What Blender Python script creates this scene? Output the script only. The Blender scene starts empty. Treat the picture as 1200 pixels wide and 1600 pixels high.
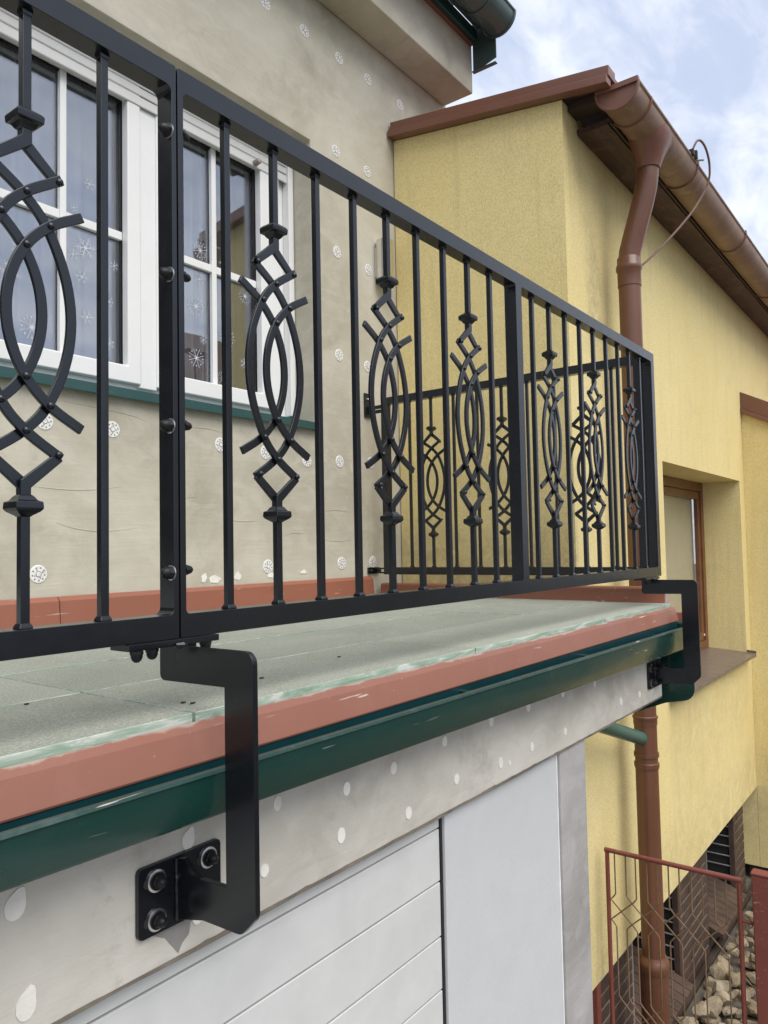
import bpy, bmesh, math, random
from mathutils import Vector, Matrix
random.seed(7)
R = math.radians
scene = bpy.context.scene
COL = scene.collection

# ------------------------------------------------------------------ camera
cam = bpy.data.cameras.new('camera')
cam.sensor_fit = 'HORIZONTAL'; cam.sensor_width = 36.0
cam.lens = 36.0 * 1180.5 / 1200.0
cam.clip_start = 0.05; cam.clip_end = 400
cam_ob = bpy.data.objects.new('camera', cam); COL.objects.link(cam_ob)
_r = Vector((0.60419756, -0.79659431, -0.01956578))
_u = Vector((-0.02677603, -0.04483724, 0.9986354))
_f = Vector((0.79638455, 0.60284917, 0.04842019))
_m = Matrix((( _r.x, _u.x, -_f.x), (_r.y, _u.y, -_f.y), (_r.z, _u.z, -_f.z))).to_4x4()
_m.translation = Vector((-0.81836, -1.05842, 0.14494))
cam_ob.matrix_world = _m
scene.camera = cam_ob

# ------------------------------------------------------------------ sky, sun, exposure
SUN_DIR = Vector((-0.24, -0.66, 1.02)).normalized()      # towards the sun
elev = math.asin(SUN_DIR.z); azim = math.atan2(SUN_DIR.x, SUN_DIR.y)
world = bpy.data.worlds.new('World'); scene.world = world; world.use_nodes = True
wn, wl = world.node_tree.nodes, world.node_tree.links
wn.clear()
w_out = wn.new('ShaderNodeOutputWorld'); w_bg = wn.new('ShaderNodeBackground')
w_bg.inputs['Strength'].default_value = 0.075
w_sky = wn.new('ShaderNodeTexSky'); w_sky.sky_type = 'NISHITA'; w_sky.sun_disc = False
w_sky.sun_elevation = elev; w_sky.sun_rotation = azim
w_sky.air_density = 1.2; w_sky.dust_density = 0.6
w_tc = wn.new('ShaderNodeTexCoord')
w_sep = wn.new('ShaderNodeSeparateXYZ'); wl.new(w_tc.outputs['Generated'], w_sep.inputs[0])
def wmath(op, a, b=None, c=None):
    n = wn.new('ShaderNodeMath'); n.operation = op
    for i, v in enumerate((a, b, c)):
        if v is None: continue
        if isinstance(v, (int, float)): n.inputs[i].default_value = v
        else: wl.new(v, n.inputs[i])
    return n.outputs[0]
_den = wmath('ADD', wmath('MAXIMUM', w_sep.outputs['Z'], 0.0), 0.22)
w_cmb = wn.new('ShaderNodeCombineXYZ')
wl.new(wmath('DIVIDE', w_sep.outputs['X'], _den), w_cmb.inputs[0])
wl.new(wmath('DIVIDE', w_sep.outputs['Y'], _den), w_cmb.inputs[1])
def wnoise(scale, detail, rough, dist, rot):
    mp = wn.new('ShaderNodeMapping'); mp.inputs['Rotation'].default_value = (0, 0, rot)
    mp.inputs['Scale'].default_value = (1.0, 2.1, 1.0)
    wl.new(w_cmb.outputs[0], mp.inputs['Vector'])
    n = wn.new('ShaderNodeTexNoise'); n.inputs['Scale'].default_value = scale
    n.inputs['Detail'].default_value = detail; n.inputs['Roughness'].default_value = rough
    n.inputs['Distortion'].default_value = dist
    wl.new(mp.outputs[0], n.inputs['Vector']); return n.outputs['Fac']
_big = wnoise(1.5, 5, 0.55, 0.4, 0.5)
_fine = wnoise(5.0, 8, 0.58, 0.5, 0.9)
_mixn = wmath('ADD', wmath('MULTIPLY', _big, 0.55), wmath('MULTIPLY', _fine, 0.45))
w_r1 = wn.new('ShaderNodeValToRGB'); wl.new(_mixn, w_r1.inputs[0])
w_r1.color_ramp.elements[0].position = 0.30; w_r1.color_ramp.elements[0].color = (0.80, 0.80, 0.80, 1)
w_r1.color_ramp.elements[1].position = 0.52; w_r1.color_ramp.elements[1].color = (0.98, 0.98, 0.98, 1)
w_r2 = wn.new('ShaderNodeValToRGB'); wl.new(_mixn, w_r2.inputs[0])
w_r2.color_ramp.elements[0].position = 0.40; w_r2.color_ramp.elements[0].color = (3.9, 4.4, 5.6, 1)
w_r2.color_ramp.elements[1].position = 0.58; w_r2.color_ramp.elements[1].color = (6.2, 6.45, 6.95, 1)
w_mix = wn.new('ShaderNodeMixRGB'); wl.new(w_r1.outputs[0], w_mix.inputs[0])
wl.new(w_sky.outputs[0], w_mix.inputs[1]); wl.new(w_r2.outputs[0], w_mix.inputs[2])
wl.new(w_mix.outputs[0], w_bg.inputs['Color']); wl.new(w_bg.outputs[0], w_out.inputs['Surface'])

sun = bpy.data.lights.new('sun', 'SUN'); sun.energy = 1.5; sun.angle = R(54); sun.color = (1.0, 0.95, 0.88)
sun_ob = bpy.data.objects.new('sun', sun); COL.objects.link(sun_ob)
sun_ob.rotation_euler = (-SUN_DIR).to_track_quat('-Z', 'Y').to_euler(); sun_ob.location = (2, -6, 9)

vs = scene.view_settings
vs.view_transform = 'Standard'; vs.look = 'None'; vs.gamma = 1.0; vs.use_curve_mapping = False
vs.exposure = 1.2
scene.render.engine = 'CYCLES'
scene.cycles.max_bounces = 8; scene.cycles.transparent_max_bounces = 12

# ------------------------------------------------------------------ materials
def new_mat(name):
    m = bpy.data.materials.new(name); m.use_nodes = True
    nt = m.node_tree; return m, nt.nodes, nt.links, nt.nodes['Principled BSDF']
class NB:
    """small node builder"""
    def __init__(s, name):
        s.m, s.n, s.l, s.b = new_mat(name)
        g = s.n.new('ShaderNodeNewGeometry'); s.pos = g.outputs['Position']
        s.bumps = None
    def mapv(s, scale=(1, 1, 1), rot=(0, 0, 0), loc=(0, 0, 0)):
        mp = s.n.new('ShaderNodeMapping'); mp.inputs['Scale'].default_value = scale
        mp.inputs['Rotation'].default_value = rot; mp.inputs['Location'].default_value = loc
        s.l.new(s.pos, mp.inputs['Vector']); return mp.outputs[0]
    def noise(s, scale, detail=4, rough=0.55, dist=0.0, vec=None):
        n = s.n.new('ShaderNodeTexNoise'); n.inputs['Scale'].default_value = scale
        n.inputs['Detail'].default_value = detail; n.inputs['Roughness'].default_value = rough
        n.inputs['Distortion'].default_value = dist
        s.l.new(vec if vec is not None else s.pos, n.inputs['Vector']); return n.outputs['Fac']
    def vor(s, scale, vec=None, feature='F1'):
        n = s.n.new('ShaderNodeTexVoronoi'); n.inputs['Scale'].default_value = scale; n.feature = feature
        s.l.new(vec if vec is not None else s.pos, n.inputs['Vector']); return n.outputs['Distance']
    def ramp(s, fac, stops):
        r = s.n.new('ShaderNodeValToRGB'); s.l.new(fac, r.inputs[0]); e = r.color_ramp.elements
        while len(e) < len(stops): e.new(0.5)
        for i, (p, c) in enumerate(stops):
            e[i].position = p
            e[i].color = (c, c, c, 1) if isinstance(c, (int, float)) else (c[0], c[1], c[2], 1)
        return r.outputs[0]
    def mix(s, fac, a, b, mode='MIX'):
        n = s.n.new('ShaderNodeMixRGB'); n.blend_type = mode
        for i, v in enumerate((fac, a, b)):
            if isinstance(v, (int, float)): n.inputs[i].default_value = v if i == 0 else (v, v, v, 1)
            elif isinstance(v, tuple): n.inputs[i].default_value = (v[0], v[1], v[2], 1)
            else: s.l.new(v, n.inputs[i])
        return n.outputs[0]
    def math(s, op, a, b=None):
        n = s.n.new('ShaderNodeMath'); n.operation = op
        for i, v in enumerate((a, b)):
            if v is None: continue
            if isinstance(v, (int, float)): n.inputs[i].default_value = v
            else: s.l.new(v, n.inputs[i])
        return n.outputs[0]
    def col(s, c):
        if isinstance(c, tuple): s.b.inputs['Base Color'].default_value = (c[0], c[1], c[2], 1)
        else: s.l.new(c, s.b.inputs['Base Color'])
    def rough(s, r):
        if isinstance(r, (int, float)): s.b.inputs['Roughness'].default_value = r
        else: s.l.new(r, s.b.inputs['Roughness'])
    def bump(s, h, strength=0.3, dist=0.002):
        b = s.n.new('ShaderNodeBump'); b.inputs['Strength'].default_value = strength
        b.inputs['Distance'].default_value = dist; s.l.new(h, b.inputs['Height'])
        if s.bumps is not None: s.l.new(s.bumps, b.inputs['Normal'])
        s.bumps = b.outputs[0]; s.l.new(s.bumps, s.b.inputs['Normal'])
    def spec(s, v): s.b.inputs['Specular IOR Level'].default_value = v

def mul(c, k): return (c[0]*k, c[1]*k, c[2]*k)

def m_black():
    b = NB('black_powder_coat')
    n = b.noise(9, 3)
    b.col(b.ramp(n, [(0.3, (0.0052, 0.0055, 0.0070)), (0.7, (0.0072, 0.0075, 0.0092))]))
    b.rough(b.ramp(b.noise(25, 3), [(0.3, 0.21), (0.7, 0.28)])); b.spec(0.60); b.b.inputs['Specular Tint'].default_value = (0.82, 0.90, 1.0, 1)
    b.bump(b.noise(650, 2), 0.05, 0.0006); return b.m
def m_plaster(name, base, dark, light, smear=1.0, holes=True):
    b = NB(name)
    big = b.noise(1.3, 6, 0.62, 0.6)
    mid = b.noise(6.5, 6, 0.6, 0.8, b.mapv((1, 1, 1.6)))
    trow = b.noise(14, 4, 0.6, 0.3, b.mapv((0.25, 0.25, 3.2), (0, 0.12, 0)))
    c = b.ramp(big, [(0.30, dark), (0.52, base), (0.72, light)])
    c = b.mix(b.ramp(mid, [(0.45, 0.0), (0.72, 0.55*smear)]), c, light)
    c = b.mix(b.ramp(b.noise(3.1, 7, 0.7, 1.0), [(0.58, 0.0), (0.74, 0.45*smear)]), c, mul(dark, 0.80))
    c = b.mix(b.ramp(b.noise(26, 5, 0.7), [(0.66, 0.0), (0.74, 0.35)]), c, mul(dark, 0.72))
    b.col(c); b.rough(0.92); b.spec(0.25)
    b.bump(trow, 0.22, 0.006); b.bump(b.noise(70, 5, 0.65), 0.25, 0.0022)
    b.bump(b.ramp(b.vor(2.4, b.mapv((0.7, 0.7, 1.3), (0.2, 0.5, 0)), 'DISTANCE_TO_EDGE'), [(0.0, 0.0), (0.006, 1.0)]), 0.06, 0.003)
    return b.m
def m_yellow():
    b = NB('yellow_render')
    big = b.noise(1.1, 5, 0.6, 0.4)
    c = b.ramp(big, [(0.3, (0.795, 0.650, 0.300)), (0.7, (0.845, 0.715, 0.365))])
    grain = b.noise(185, 5, 0.72, 0.0, b.mapv((1, 1, 0.5)))
    c = b.mix(b.ramp(grain, [(0.40, 0.50), (0.56, 0.0)]), c, (0.48, 0.385, 0.170))
    stre = b.noise(5.0, 6, 0.7, 0.3, b.mapv((2.6, 2.6, 0.22)))
    c = b.mix(b.ramp(stre, [(0.52, 0.0), (0.76, 0.36)]), c, (0.48, 0.40, 0.20))
    c = b.mix(b.ramp(b.noise(2.1, 7, 0.72, 0.8), [(0.56, 0.0), (0.78, 0.36)]), c, (0.44, 0.365, 0.19))
    # dark smear beside the downpipe; grime: splash above the terrace, dirty band over the plinth and under the sill
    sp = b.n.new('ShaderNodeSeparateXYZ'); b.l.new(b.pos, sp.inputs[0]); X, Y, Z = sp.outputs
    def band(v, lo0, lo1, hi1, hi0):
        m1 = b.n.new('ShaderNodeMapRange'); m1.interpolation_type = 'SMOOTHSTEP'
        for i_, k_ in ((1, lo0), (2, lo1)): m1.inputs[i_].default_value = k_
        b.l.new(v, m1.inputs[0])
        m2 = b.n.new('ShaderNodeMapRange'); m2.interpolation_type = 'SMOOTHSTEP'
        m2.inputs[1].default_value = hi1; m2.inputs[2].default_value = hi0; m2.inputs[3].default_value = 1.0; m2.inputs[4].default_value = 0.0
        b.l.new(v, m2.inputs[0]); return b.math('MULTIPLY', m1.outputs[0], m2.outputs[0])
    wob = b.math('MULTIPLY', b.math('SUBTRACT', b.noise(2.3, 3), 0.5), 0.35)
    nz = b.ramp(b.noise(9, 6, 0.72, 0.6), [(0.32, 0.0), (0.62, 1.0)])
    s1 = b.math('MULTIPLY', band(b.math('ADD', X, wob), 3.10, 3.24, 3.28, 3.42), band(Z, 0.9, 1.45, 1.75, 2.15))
    s2 = b.math('MULTIPLY', band(b.math('ADD', Z, wob), -0.3, -0.05, 0.05, 0.42), band(X, 2.0, 2.2, 2.93, 2.96))
    s3 = b.math('MULTIPLY', band(b.math('ADD', Z, wob), -3.0, -2.3, -1.95, -1.55), 0.55)
    s4 = b.math('MULTIPLY', band(b.math('ADD', Z, b.math('MULTIPLY', wob, 3.0)), -1.9, -1.3, -0.95, -0.85), b.math('MULTIPLY', band(X, 4.3, 4.5, 6.6, 6.8), 0.4))
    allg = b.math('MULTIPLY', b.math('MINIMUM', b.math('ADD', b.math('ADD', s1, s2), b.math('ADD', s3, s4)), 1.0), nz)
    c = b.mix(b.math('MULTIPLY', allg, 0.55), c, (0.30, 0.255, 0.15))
    b.col(c); b.rough(0.95); b.spec(0.2)
    b.bump(grain, 0.6, 0.005); b.bump(b.noise(7, 3), 0.12, 0.01); return b.m
def m_sheet(name, base, alt, rough=0.38, scratch=0.5, dirt=(0.3, 0.28, 0.26), spec=0.5, dirt_amt=0.2, coat=0.0):
    b = NB(name)
    c = b.ramp(b.noise(2.2, 5, 0.6, 0.4), [(0.3, base), (0.7, alt)])
    c = b.mix(b.ramp(b.noise(9, 6, 0.7, 0.6), [(0.52, 0.0), (0.8, dirt_amt)]), c, dirt)
    if scratch > 0:
        sc = b.noise(11, 3, 0.5, 0.2, b.mapv((0.6, 3, 9), (0.0, 0.35, 0.1)))
        f = b.math('MULTIPLY', b.ramp(sc, [(0.665, 0.0), (0.69, 1.0)]), b.ramp(b.noise(2.6, 3), [(0.50, 0.0), (0.58, scratch)]))
        c = b.mix(f, c, (0.62, 0.55, 0.50))
        if name == 'terracotta_sheet':      # scuffed fold along the top edge of the sheet
            sp_ = b.n.new('ShaderNodeSeparateXYZ'); b.l.new(b.pos, sp_.inputs[0])
            zz = b.math('ADD', sp_.outputs['Z'], b.math('MULTIPLY', b.math('SUBTRACT', b.noise(7, 6, 0.7, 0.5), 0.5), 0.030))
            c = b.mix(b.ramp(b.math('ADD', b.math('MULTIPLY', zz, 10), 2.0), [(0.600, 0.0), (0.635, 0.55)]), c, (0.48, 0.44, 0.37))
        c = b.mix(b.ramp(b.vor(30), [(0.06, scratch*0.8), (0.085, 0.0)]), c, mul(alt, 1.9))
    b.col(c); b.rough(b.ramp(b.noise(7, 4), [(0.3, rough-0.05), (0.7, rough+0.12)])); b.spec(spec)
    b.bump(b.noise(3.2, 2, 0.5), 0.10, 0.010)
    if coat: b.b.inputs['Coat Weight'].default_value = coat; b.b.inputs['Coat Roughness'].default_value = 0.12
    return b.m
def m_mat():
    b = NB('rubber_mat')
    g = b.noise(230, 3, 0.75)
    c = b.ramp(b.noise(2.6, 6, 0.65, 0.5), [(0.3, (0.300, 0.325, 0.270)), (0.7, (0.390, 0.405, 0.350))])
    c = b.mix(b.ramp(g, [(0.40, 0.55), (0.56, 0.0)]), c, (0.175, 0.190, 0.160))
    c = b.mix(b.ramp(g, [(0.58, 0.0), (0.72, 0.5)]), c, (0.55, 0.56, 0.50))
    c = b.mix(b.ramp(b.noise(16, 6, 0.7, 0.9), [(0.62, 0.0), (0.75, 0.4)]), c, (0.42, 0.43, 0.40))
    c = b.mix(b.ramp(b.vor(9.0), [(0.03, 0.6), (0.05, 0.0)]), c, (0.09, 0.09, 0.075))
    oi = b.n.new('ShaderNodeObjectInfo')
    c = b.mix(1.0, c, b.ramp(oi.outputs['Random'], [(0.0, 0.90), (1.0, 1.06)]), 'MULTIPLY')
    b.col(c); b.rough(0.95); b.spec(0.2); b.bump(g, 0.5, 0.003); return b.m
def m_mat_edge():
    b = NB('mint_mat_edge')
    c = b.ramp(b.noise(24, 6, 0.7, 1.2, b.mapv((0.3, 1, 2.2))), [(0.32, (0.20, 0.30, 0.215)), (0.50, (0.33, 0.42, 0.335)), (0.62, (0.56, 0.59, 0.53))])
    b.col(c); b.rough(0.8); b.bump(b.noise(110, 4), 0.4, 0.002); return b.m
def simple(name, c, rough=0.5, spec=0.5, metal=0.0, var=0.12, bump=0.0, bscale=60):
    b = NB(name)
    b.col(b.ramp(b.noise(8, 5, 0.6, 0.4), [(0.3, mul(c, 1-var)), (0.7, mul(c, 1+var))]))
    b.rough(rough); b.spec(spec); b.b.inputs['Metallic'].default_value = metal
    if bump: b.bump(b.noise(bscale, 4), bump, 0.003)
    return b.m
def m_wood():
    b = NB('stained_wood')
    g = b.noise(9, 6, 0.65, 1.5, b.mapv((0.35, 5, 5)))
    c = b.ramp(g, [(0.32, (0.030, 0.012, 0.010)), (0.52, (0.062, 0.024, 0.018)), (0.68, (0.120, 0.058, 0.042))])
    c = b.mix(b.ramp(b.noise(3.5, 5, 0.7, 0.8), [(0.5, 0.0), (0.66, 0.7)]), c, (0.024, 0.011, 0.010))
    c = b.mix(b.ramp(b.noise(5.0, 6, 0.72, 1.2, b.mapv((1, 1, 1), loc=(3, 1, 0))), [(0.54, 0.0), (0.66, 0.75)]), c, (0.150, 0.078, 0.060))
    b.col(c); b.rough(0.55); b.bump(g, 0.3, 0.004); return b.m
def m_glass(name, f0, tint=(1, 1, 1)):
    m, n, l, p = new_mat(name); n.remove(p)
    out = n['Material Output']
    g = n.new('ShaderNodeNewGeometry')
    dt = n.new('ShaderNodeVectorMath'); dt.operation = 'DOT_PRODUCT'; l.new(g.outputs['Normal'], dt.inputs[0]); l.new(g.outputs['Incoming'], dt.inputs[1])
    def mt(op, a, b):
        x = n.new('ShaderNodeMath'); x.operation = op
        for i, v in enumerate((a, b)):
            if v is None: continue
            if isinstance(v, (int, float)): x.inputs[i].default_value = v
            else: l.new(v, x.inputs[i])
        return x.outputs[0]
    sch = mt('ADD', mt('MULTIPLY', mt('POWER', mt('SUBTRACT', 1.0, mt('ABSOLUTE', dt.outputs['Value'], None)), 5.0), 1-f0), f0)
    gl = n.new('ShaderNodeBsdfGlossy'); gl.inputs['Roughness'].default_value = 0.012; gl.inputs['Color'].default_value = (0.84, 0.89, 1.0, 1)
    tr = n.new('ShaderNodeBsdfTransparent'); tr.inputs['Color'].default_value = (*tint, 1)
    mx = n.new('ShaderNodeMixShader'); l.new(sch, mx.inputs[0]); l.new(tr.outputs[0], mx.inputs[1]); l.new(gl.outputs[0], mx.inputs[2])
    nz = n.new('ShaderNodeTexNoise'); nz.inputs['Scale'].default_value = 2.2; nz.inputs['Detail'].default_value = 1
    l.new(g.outputs['Position'], nz.inputs['Vector'])
    bp = n.new('ShaderNodeBump'); bp.inputs['Strength'].default_value = 0.04; bp.inputs['Distance'].default_value = 0.02
    l.new(nz.outputs['Fac'], bp.inputs['Height']); l.new(bp.outputs[0], gl.inputs['Normal'])
    l.new(mx.outputs[0], out.inputs['Surface']); return m
def m_sheer(name, col, trans):
    m, n, l, p = new_mat(name); n.remove(p); out = n['Material Output']
    d = n.new('ShaderNodeBsdfDiffuse'); d.inputs['Color'].default_value = (*col, 1)
    t = n.new('ShaderNodeBsdfTranslucent'); t.inputs['Color'].default_value = (*col, 1)
    x = n.new('ShaderNodeBsdfTransparent')
    m1 = n.new('ShaderNodeMixShader'); m1.inputs[0].default_value = 0.3; l.new(d.outputs[0], m1.inputs[1]); l.new(t.outputs[0], m1.inputs[2])
    m2 = n.new('ShaderNodeMixShader'); m2.inputs[0].default_value = trans; l.new(m1.outputs[0], m2.inputs[1]); l.new(x.outputs[0], m2.inputs[2])
    l.new(m2.outputs[0], out.inputs['Surface']); return m
def m_stone():
    b = NB('limestone_rock')
    c = b.ramp(b.noise(6, 7, 0.7, 0.8), [(0.28, (0.11, 0.083, 0.050)), (0.5, (0.265, 0.215, 0.145)), (0.72, (0.43, 0.375, 0.275))])
    c = b.mix(b.ramp(b.noise(2.5, 4, 0.6), [(0.5, 0.0), (0.68, 0.55)]), c, (0.24, 0.165, 0.085))
    b.col(c); b.rough(0.95); b.bump(b.noise(38, 6, 0.7), 0.7, 0.012); return b.m
def m_rust():
    b = NB('rusty_wire')
    b.col(b.ramp(b.noise(30, 4), [(0.35, (0.150, 0.105, 0.055)), (0.6, (0.21, 0.125, 0.075))])); b.rough(0.7); return b.m

def m_disc():
    b = NB('white_plastic_disc')
    c = b.mix(b.ramp(b.noise(19, 5, 0.7, 0.8), [(0.55, 0.0), (0.68, 0.6)]), (0.76, 0.755, 0.735), (0.50, 0.465, 0.375))
    c = b.mix(b.ramp(b.noise(110, 3, 0.7), [(0.55, 0.0), (0.66, 0.5)]), c, (0.33, 0.31, 0.26))
    b.col(c); b.rough(0.65); b.bump(b.noise(90, 4), 0.4, 0.003); return b.m
M = dict(
    black=m_black(),
    grey=m_plaster('grey_plaster', (0.478, 0.448, 0.362), (0.368, 0.342, 0.268), (0.585, 0.555, 0.465)),
    beam=m_plaster('beam_plaster', (0.500, 0.474, 0.415), (0.365, 0.340, 0.290), (0.615, 0.590, 0.535), 1.25),
    pier=m_plaster('pier_mortar', (0.33, 0.318, 0.305), (0.22, 0.21, 0.20), (0.43, 0.42, 0.41), 1.2),
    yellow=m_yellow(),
    red=m_sheet('terracotta_sheet', (0.262, 0.110, 0.076), (0.295, 0.128, 0.090), 0.42, 0.75, (0.40, 0.25, 0.20)),
    reddark=m_sheet('terracotta_upstand', (0.262, 0.098, 0.060), (0.300, 0.112, 0.070), 0.45, 0.45, (0.22, 0.12, 0.09)),
    green=m_sheet('green_gutter_paint', (0.006, 0.036, 0.029), (0.008, 0.043, 0.034), 0.20, 0.35, (0.030, 0.060, 0.050), 0.5, 0.25, 0.3),
    greenlip=m_sheet('worn_green_lip', (0.012, 0.050, 0.042), (0.030, 0.075, 0.066), 0.3, 0.9, (0.14, 0.18, 0.17), 0.6, 0.6),
    sill=m_sheet('green_sill_sheet', (0.014, 0.060, 0.058), (0.022, 0.076, 0.073), 0.4, 0.2, (0.06, 0.08, 0.09), 0.5, 0.3),
    apron=simple('teal_apron_sheet', (0.006, 0.040, 0.046), 0.3, 0.6),
    spout=simple('faded_green_pipe', (0.045, 0.125, 0.105), 0.35),
    darkgreen=m_sheet('dark_green_eave', (0.060, 0.098, 0.094), (0.085, 0.122, 0.116), 0.28, 0.1, (0.14, 0.15, 0.14), 0.5, 0.2),
    brown=m_sheet('brown_sheet', (0.165, 0.067, 0.044), (0.190, 0.082, 0.054), 0.36, 0.0, (0.15, 0.09, 0.07), 0.6, 0.3),
    gutter=m_sheet('dusty_brown_gutter', (0.190, 0.102, 0.062), (0.285, 0.182, 0.122), 0.48, 0.0, (0.38, 0.29, 0.21), 0.6, 0.9),
    pipe=m_sheet('brown_pipe', (0.122, 0.049, 0.024), (0.148, 0.060, 0.031), 0.30, 0.0, (0.15, 0.075, 0.05), 0.5, 0.2, 0.15),
    wood=m_wood(),
    frame=simple('brown_window_wood', (0.155, 0.060, 0.022), 0.4, 0.5, 0, 0.25),
    brownsill=m_sheet('brown_sill_sheet', (0.130, 0.100, 0.088), (0.150, 0.116, 0.103), 0.32, 0.0, (0.17, 0.145, 0.13), 0.5, 0.3),
    mat=m_mat(), matedge=m_mat_edge(),
    white=simple('white_pvc', (0.79, 0.79, 0.775), 0.30, 0.5, 0, 0.02),
    shutter=simple('shutter_white', (0.70, 0.70, 0.675), 0.4, 0.5, 0, 0.04),
    gasket=simple('black_gasket', (0.012, 0.012, 0.013), 0.5),
    door=simple('garage_door_white', (0.580, 0.587, 0.572), 0.30, 0.5, 0, 0.06, 0.12, 14),
    foam=simple('foam_board_white', (0.53, 0.537, 0.545), 0.5, 0.4, 0, 0.03, 0.25, 60),
    foamedge=simple('foam_edge_white', (0.80, 0.80, 0.80), 0.8),
    disc=m_disc(),
    discgrey=simple('disc_hole_grey', (0.20, 0.19, 0.165), 0.8),
    patch=simple('cream_filler', (0.77, 0.75, 0.69), 0.85, 0.2, 0, 0.10, 0.6, 60),
    stain=simple('wet_mortar_stain', (0.235, 0.228, 0.215), 0.55, 0.4, 0, 0.12),
    zinc=simple('zinc_washer', (0.72, 0.72, 0.74), 0.28, 0.5, 1.0, 0.1),
    nut=simple('black_nut', (0.009, 0.009, 0.011), 0.45, 0.3),
    chrome=simple('chrome_steel', (0.78, 0.76, 0.73), 0.16, 0.5, 1.0, 0.05),
    peg=simple('grey_rubber_peg', (0.33, 0.29, 0.28), 0.6),
    gate=m_sheet('red_gate_paint', (0.175, 0.046, 0.034), (0.225, 0.066, 0.048), 0.5, 0.25, (0.30, 0.15, 0.14), 0.4, 0.3),
    wire=m_rust(),
    brick=simple('brown_clinker', (0.070, 0.044, 0.033), 0.6, 0.4, 0, 0.35, 0.3, 80),
    mortar=simple('dark_mortar', (0.215, 0.195, 0.165), 0.95, 0.2, 0, 0.2),
    edgemortar=simple('crumbly_edge_mortar', (0.17, 0.15, 0.12), 0.95, 0.2, 0, 0.4, 0.8, 70),
    plinth=simple('plinth_dark_brown', (0.045, 0.030, 0.024), 0.7, 0.4, 0, 0.2),
    grate=simple('grate_steel', (0.32, 0.31, 0.30), 0.5, 0.5, 0.3),
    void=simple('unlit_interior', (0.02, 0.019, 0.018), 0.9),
    room=simple('room_wall', (0.20, 0.18, 0.15), 0.9),
    glass=m_glass('window_glass', 0.20, (0.94, 0.95, 0.95)),
    glass2=m_glass('window_glass_clear', 0.035, (0.96, 0.96, 0.95)),
    curtain=m_sheer('sheer_curtain', (0.74, 0.74, 0.76), 0.22),
    drape=m_sheer('beige_drape', (0.36, 0.33, 0.27), 0.02),
    blind=simple('beige_blind', (0.52, 0.47, 0.335), 0.8, 0.3, 0, 0.05),
    snow=simple('snowflake_sticker', (0.56, 0.59, 0.64), 0.6, 0.3, 0, 0.05),
    darkpane=simple('added_door_pane', (0.012, 0.013, 0.014), 0.03, 0.6, 0, 0.02),
    scrap=simple('dry_leaf_brown', (0.06, 0.045, 0.03), 0.9, 0.2, 0, 0.3),
    leaf=simple('dark_leaf', (0.02, 0.035, 0.015), 0.5),
    cable=simple('brown_cable', (0.17, 0.095, 0.07), 0.5),
    wiregrey=simple('grey_conduit', (0.36, 0.35, 0.33), 0.45, 0.5, 0.2),
    stone=m_stone(),
    ground=simple('earth_ground', (0.12, 0.105, 0.085), 0.95, 0.2, 0, 0.3, 0.6, 30),
    asphalt=simple('asphalt', (0.055, 0.055, 0.055), 0.9, 0.3, 0, 0.2, 0.5, 200),
    paving=simple('driveway_concrete', (0.30, 0.29, 0.27), 0.9, 0.3, 0, 0.15, 0.4, 60),
    tileroof=simple('roof_tile_brown', (0.15, 0.07, 0.05), 0.7, 0.4, 0, 0.2, 0.3, 20),
    stucco=simple('pale_stucco', (0.50, 0.46, 0.38), 0.95, 0.2, 0, 0.08),
)

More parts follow.
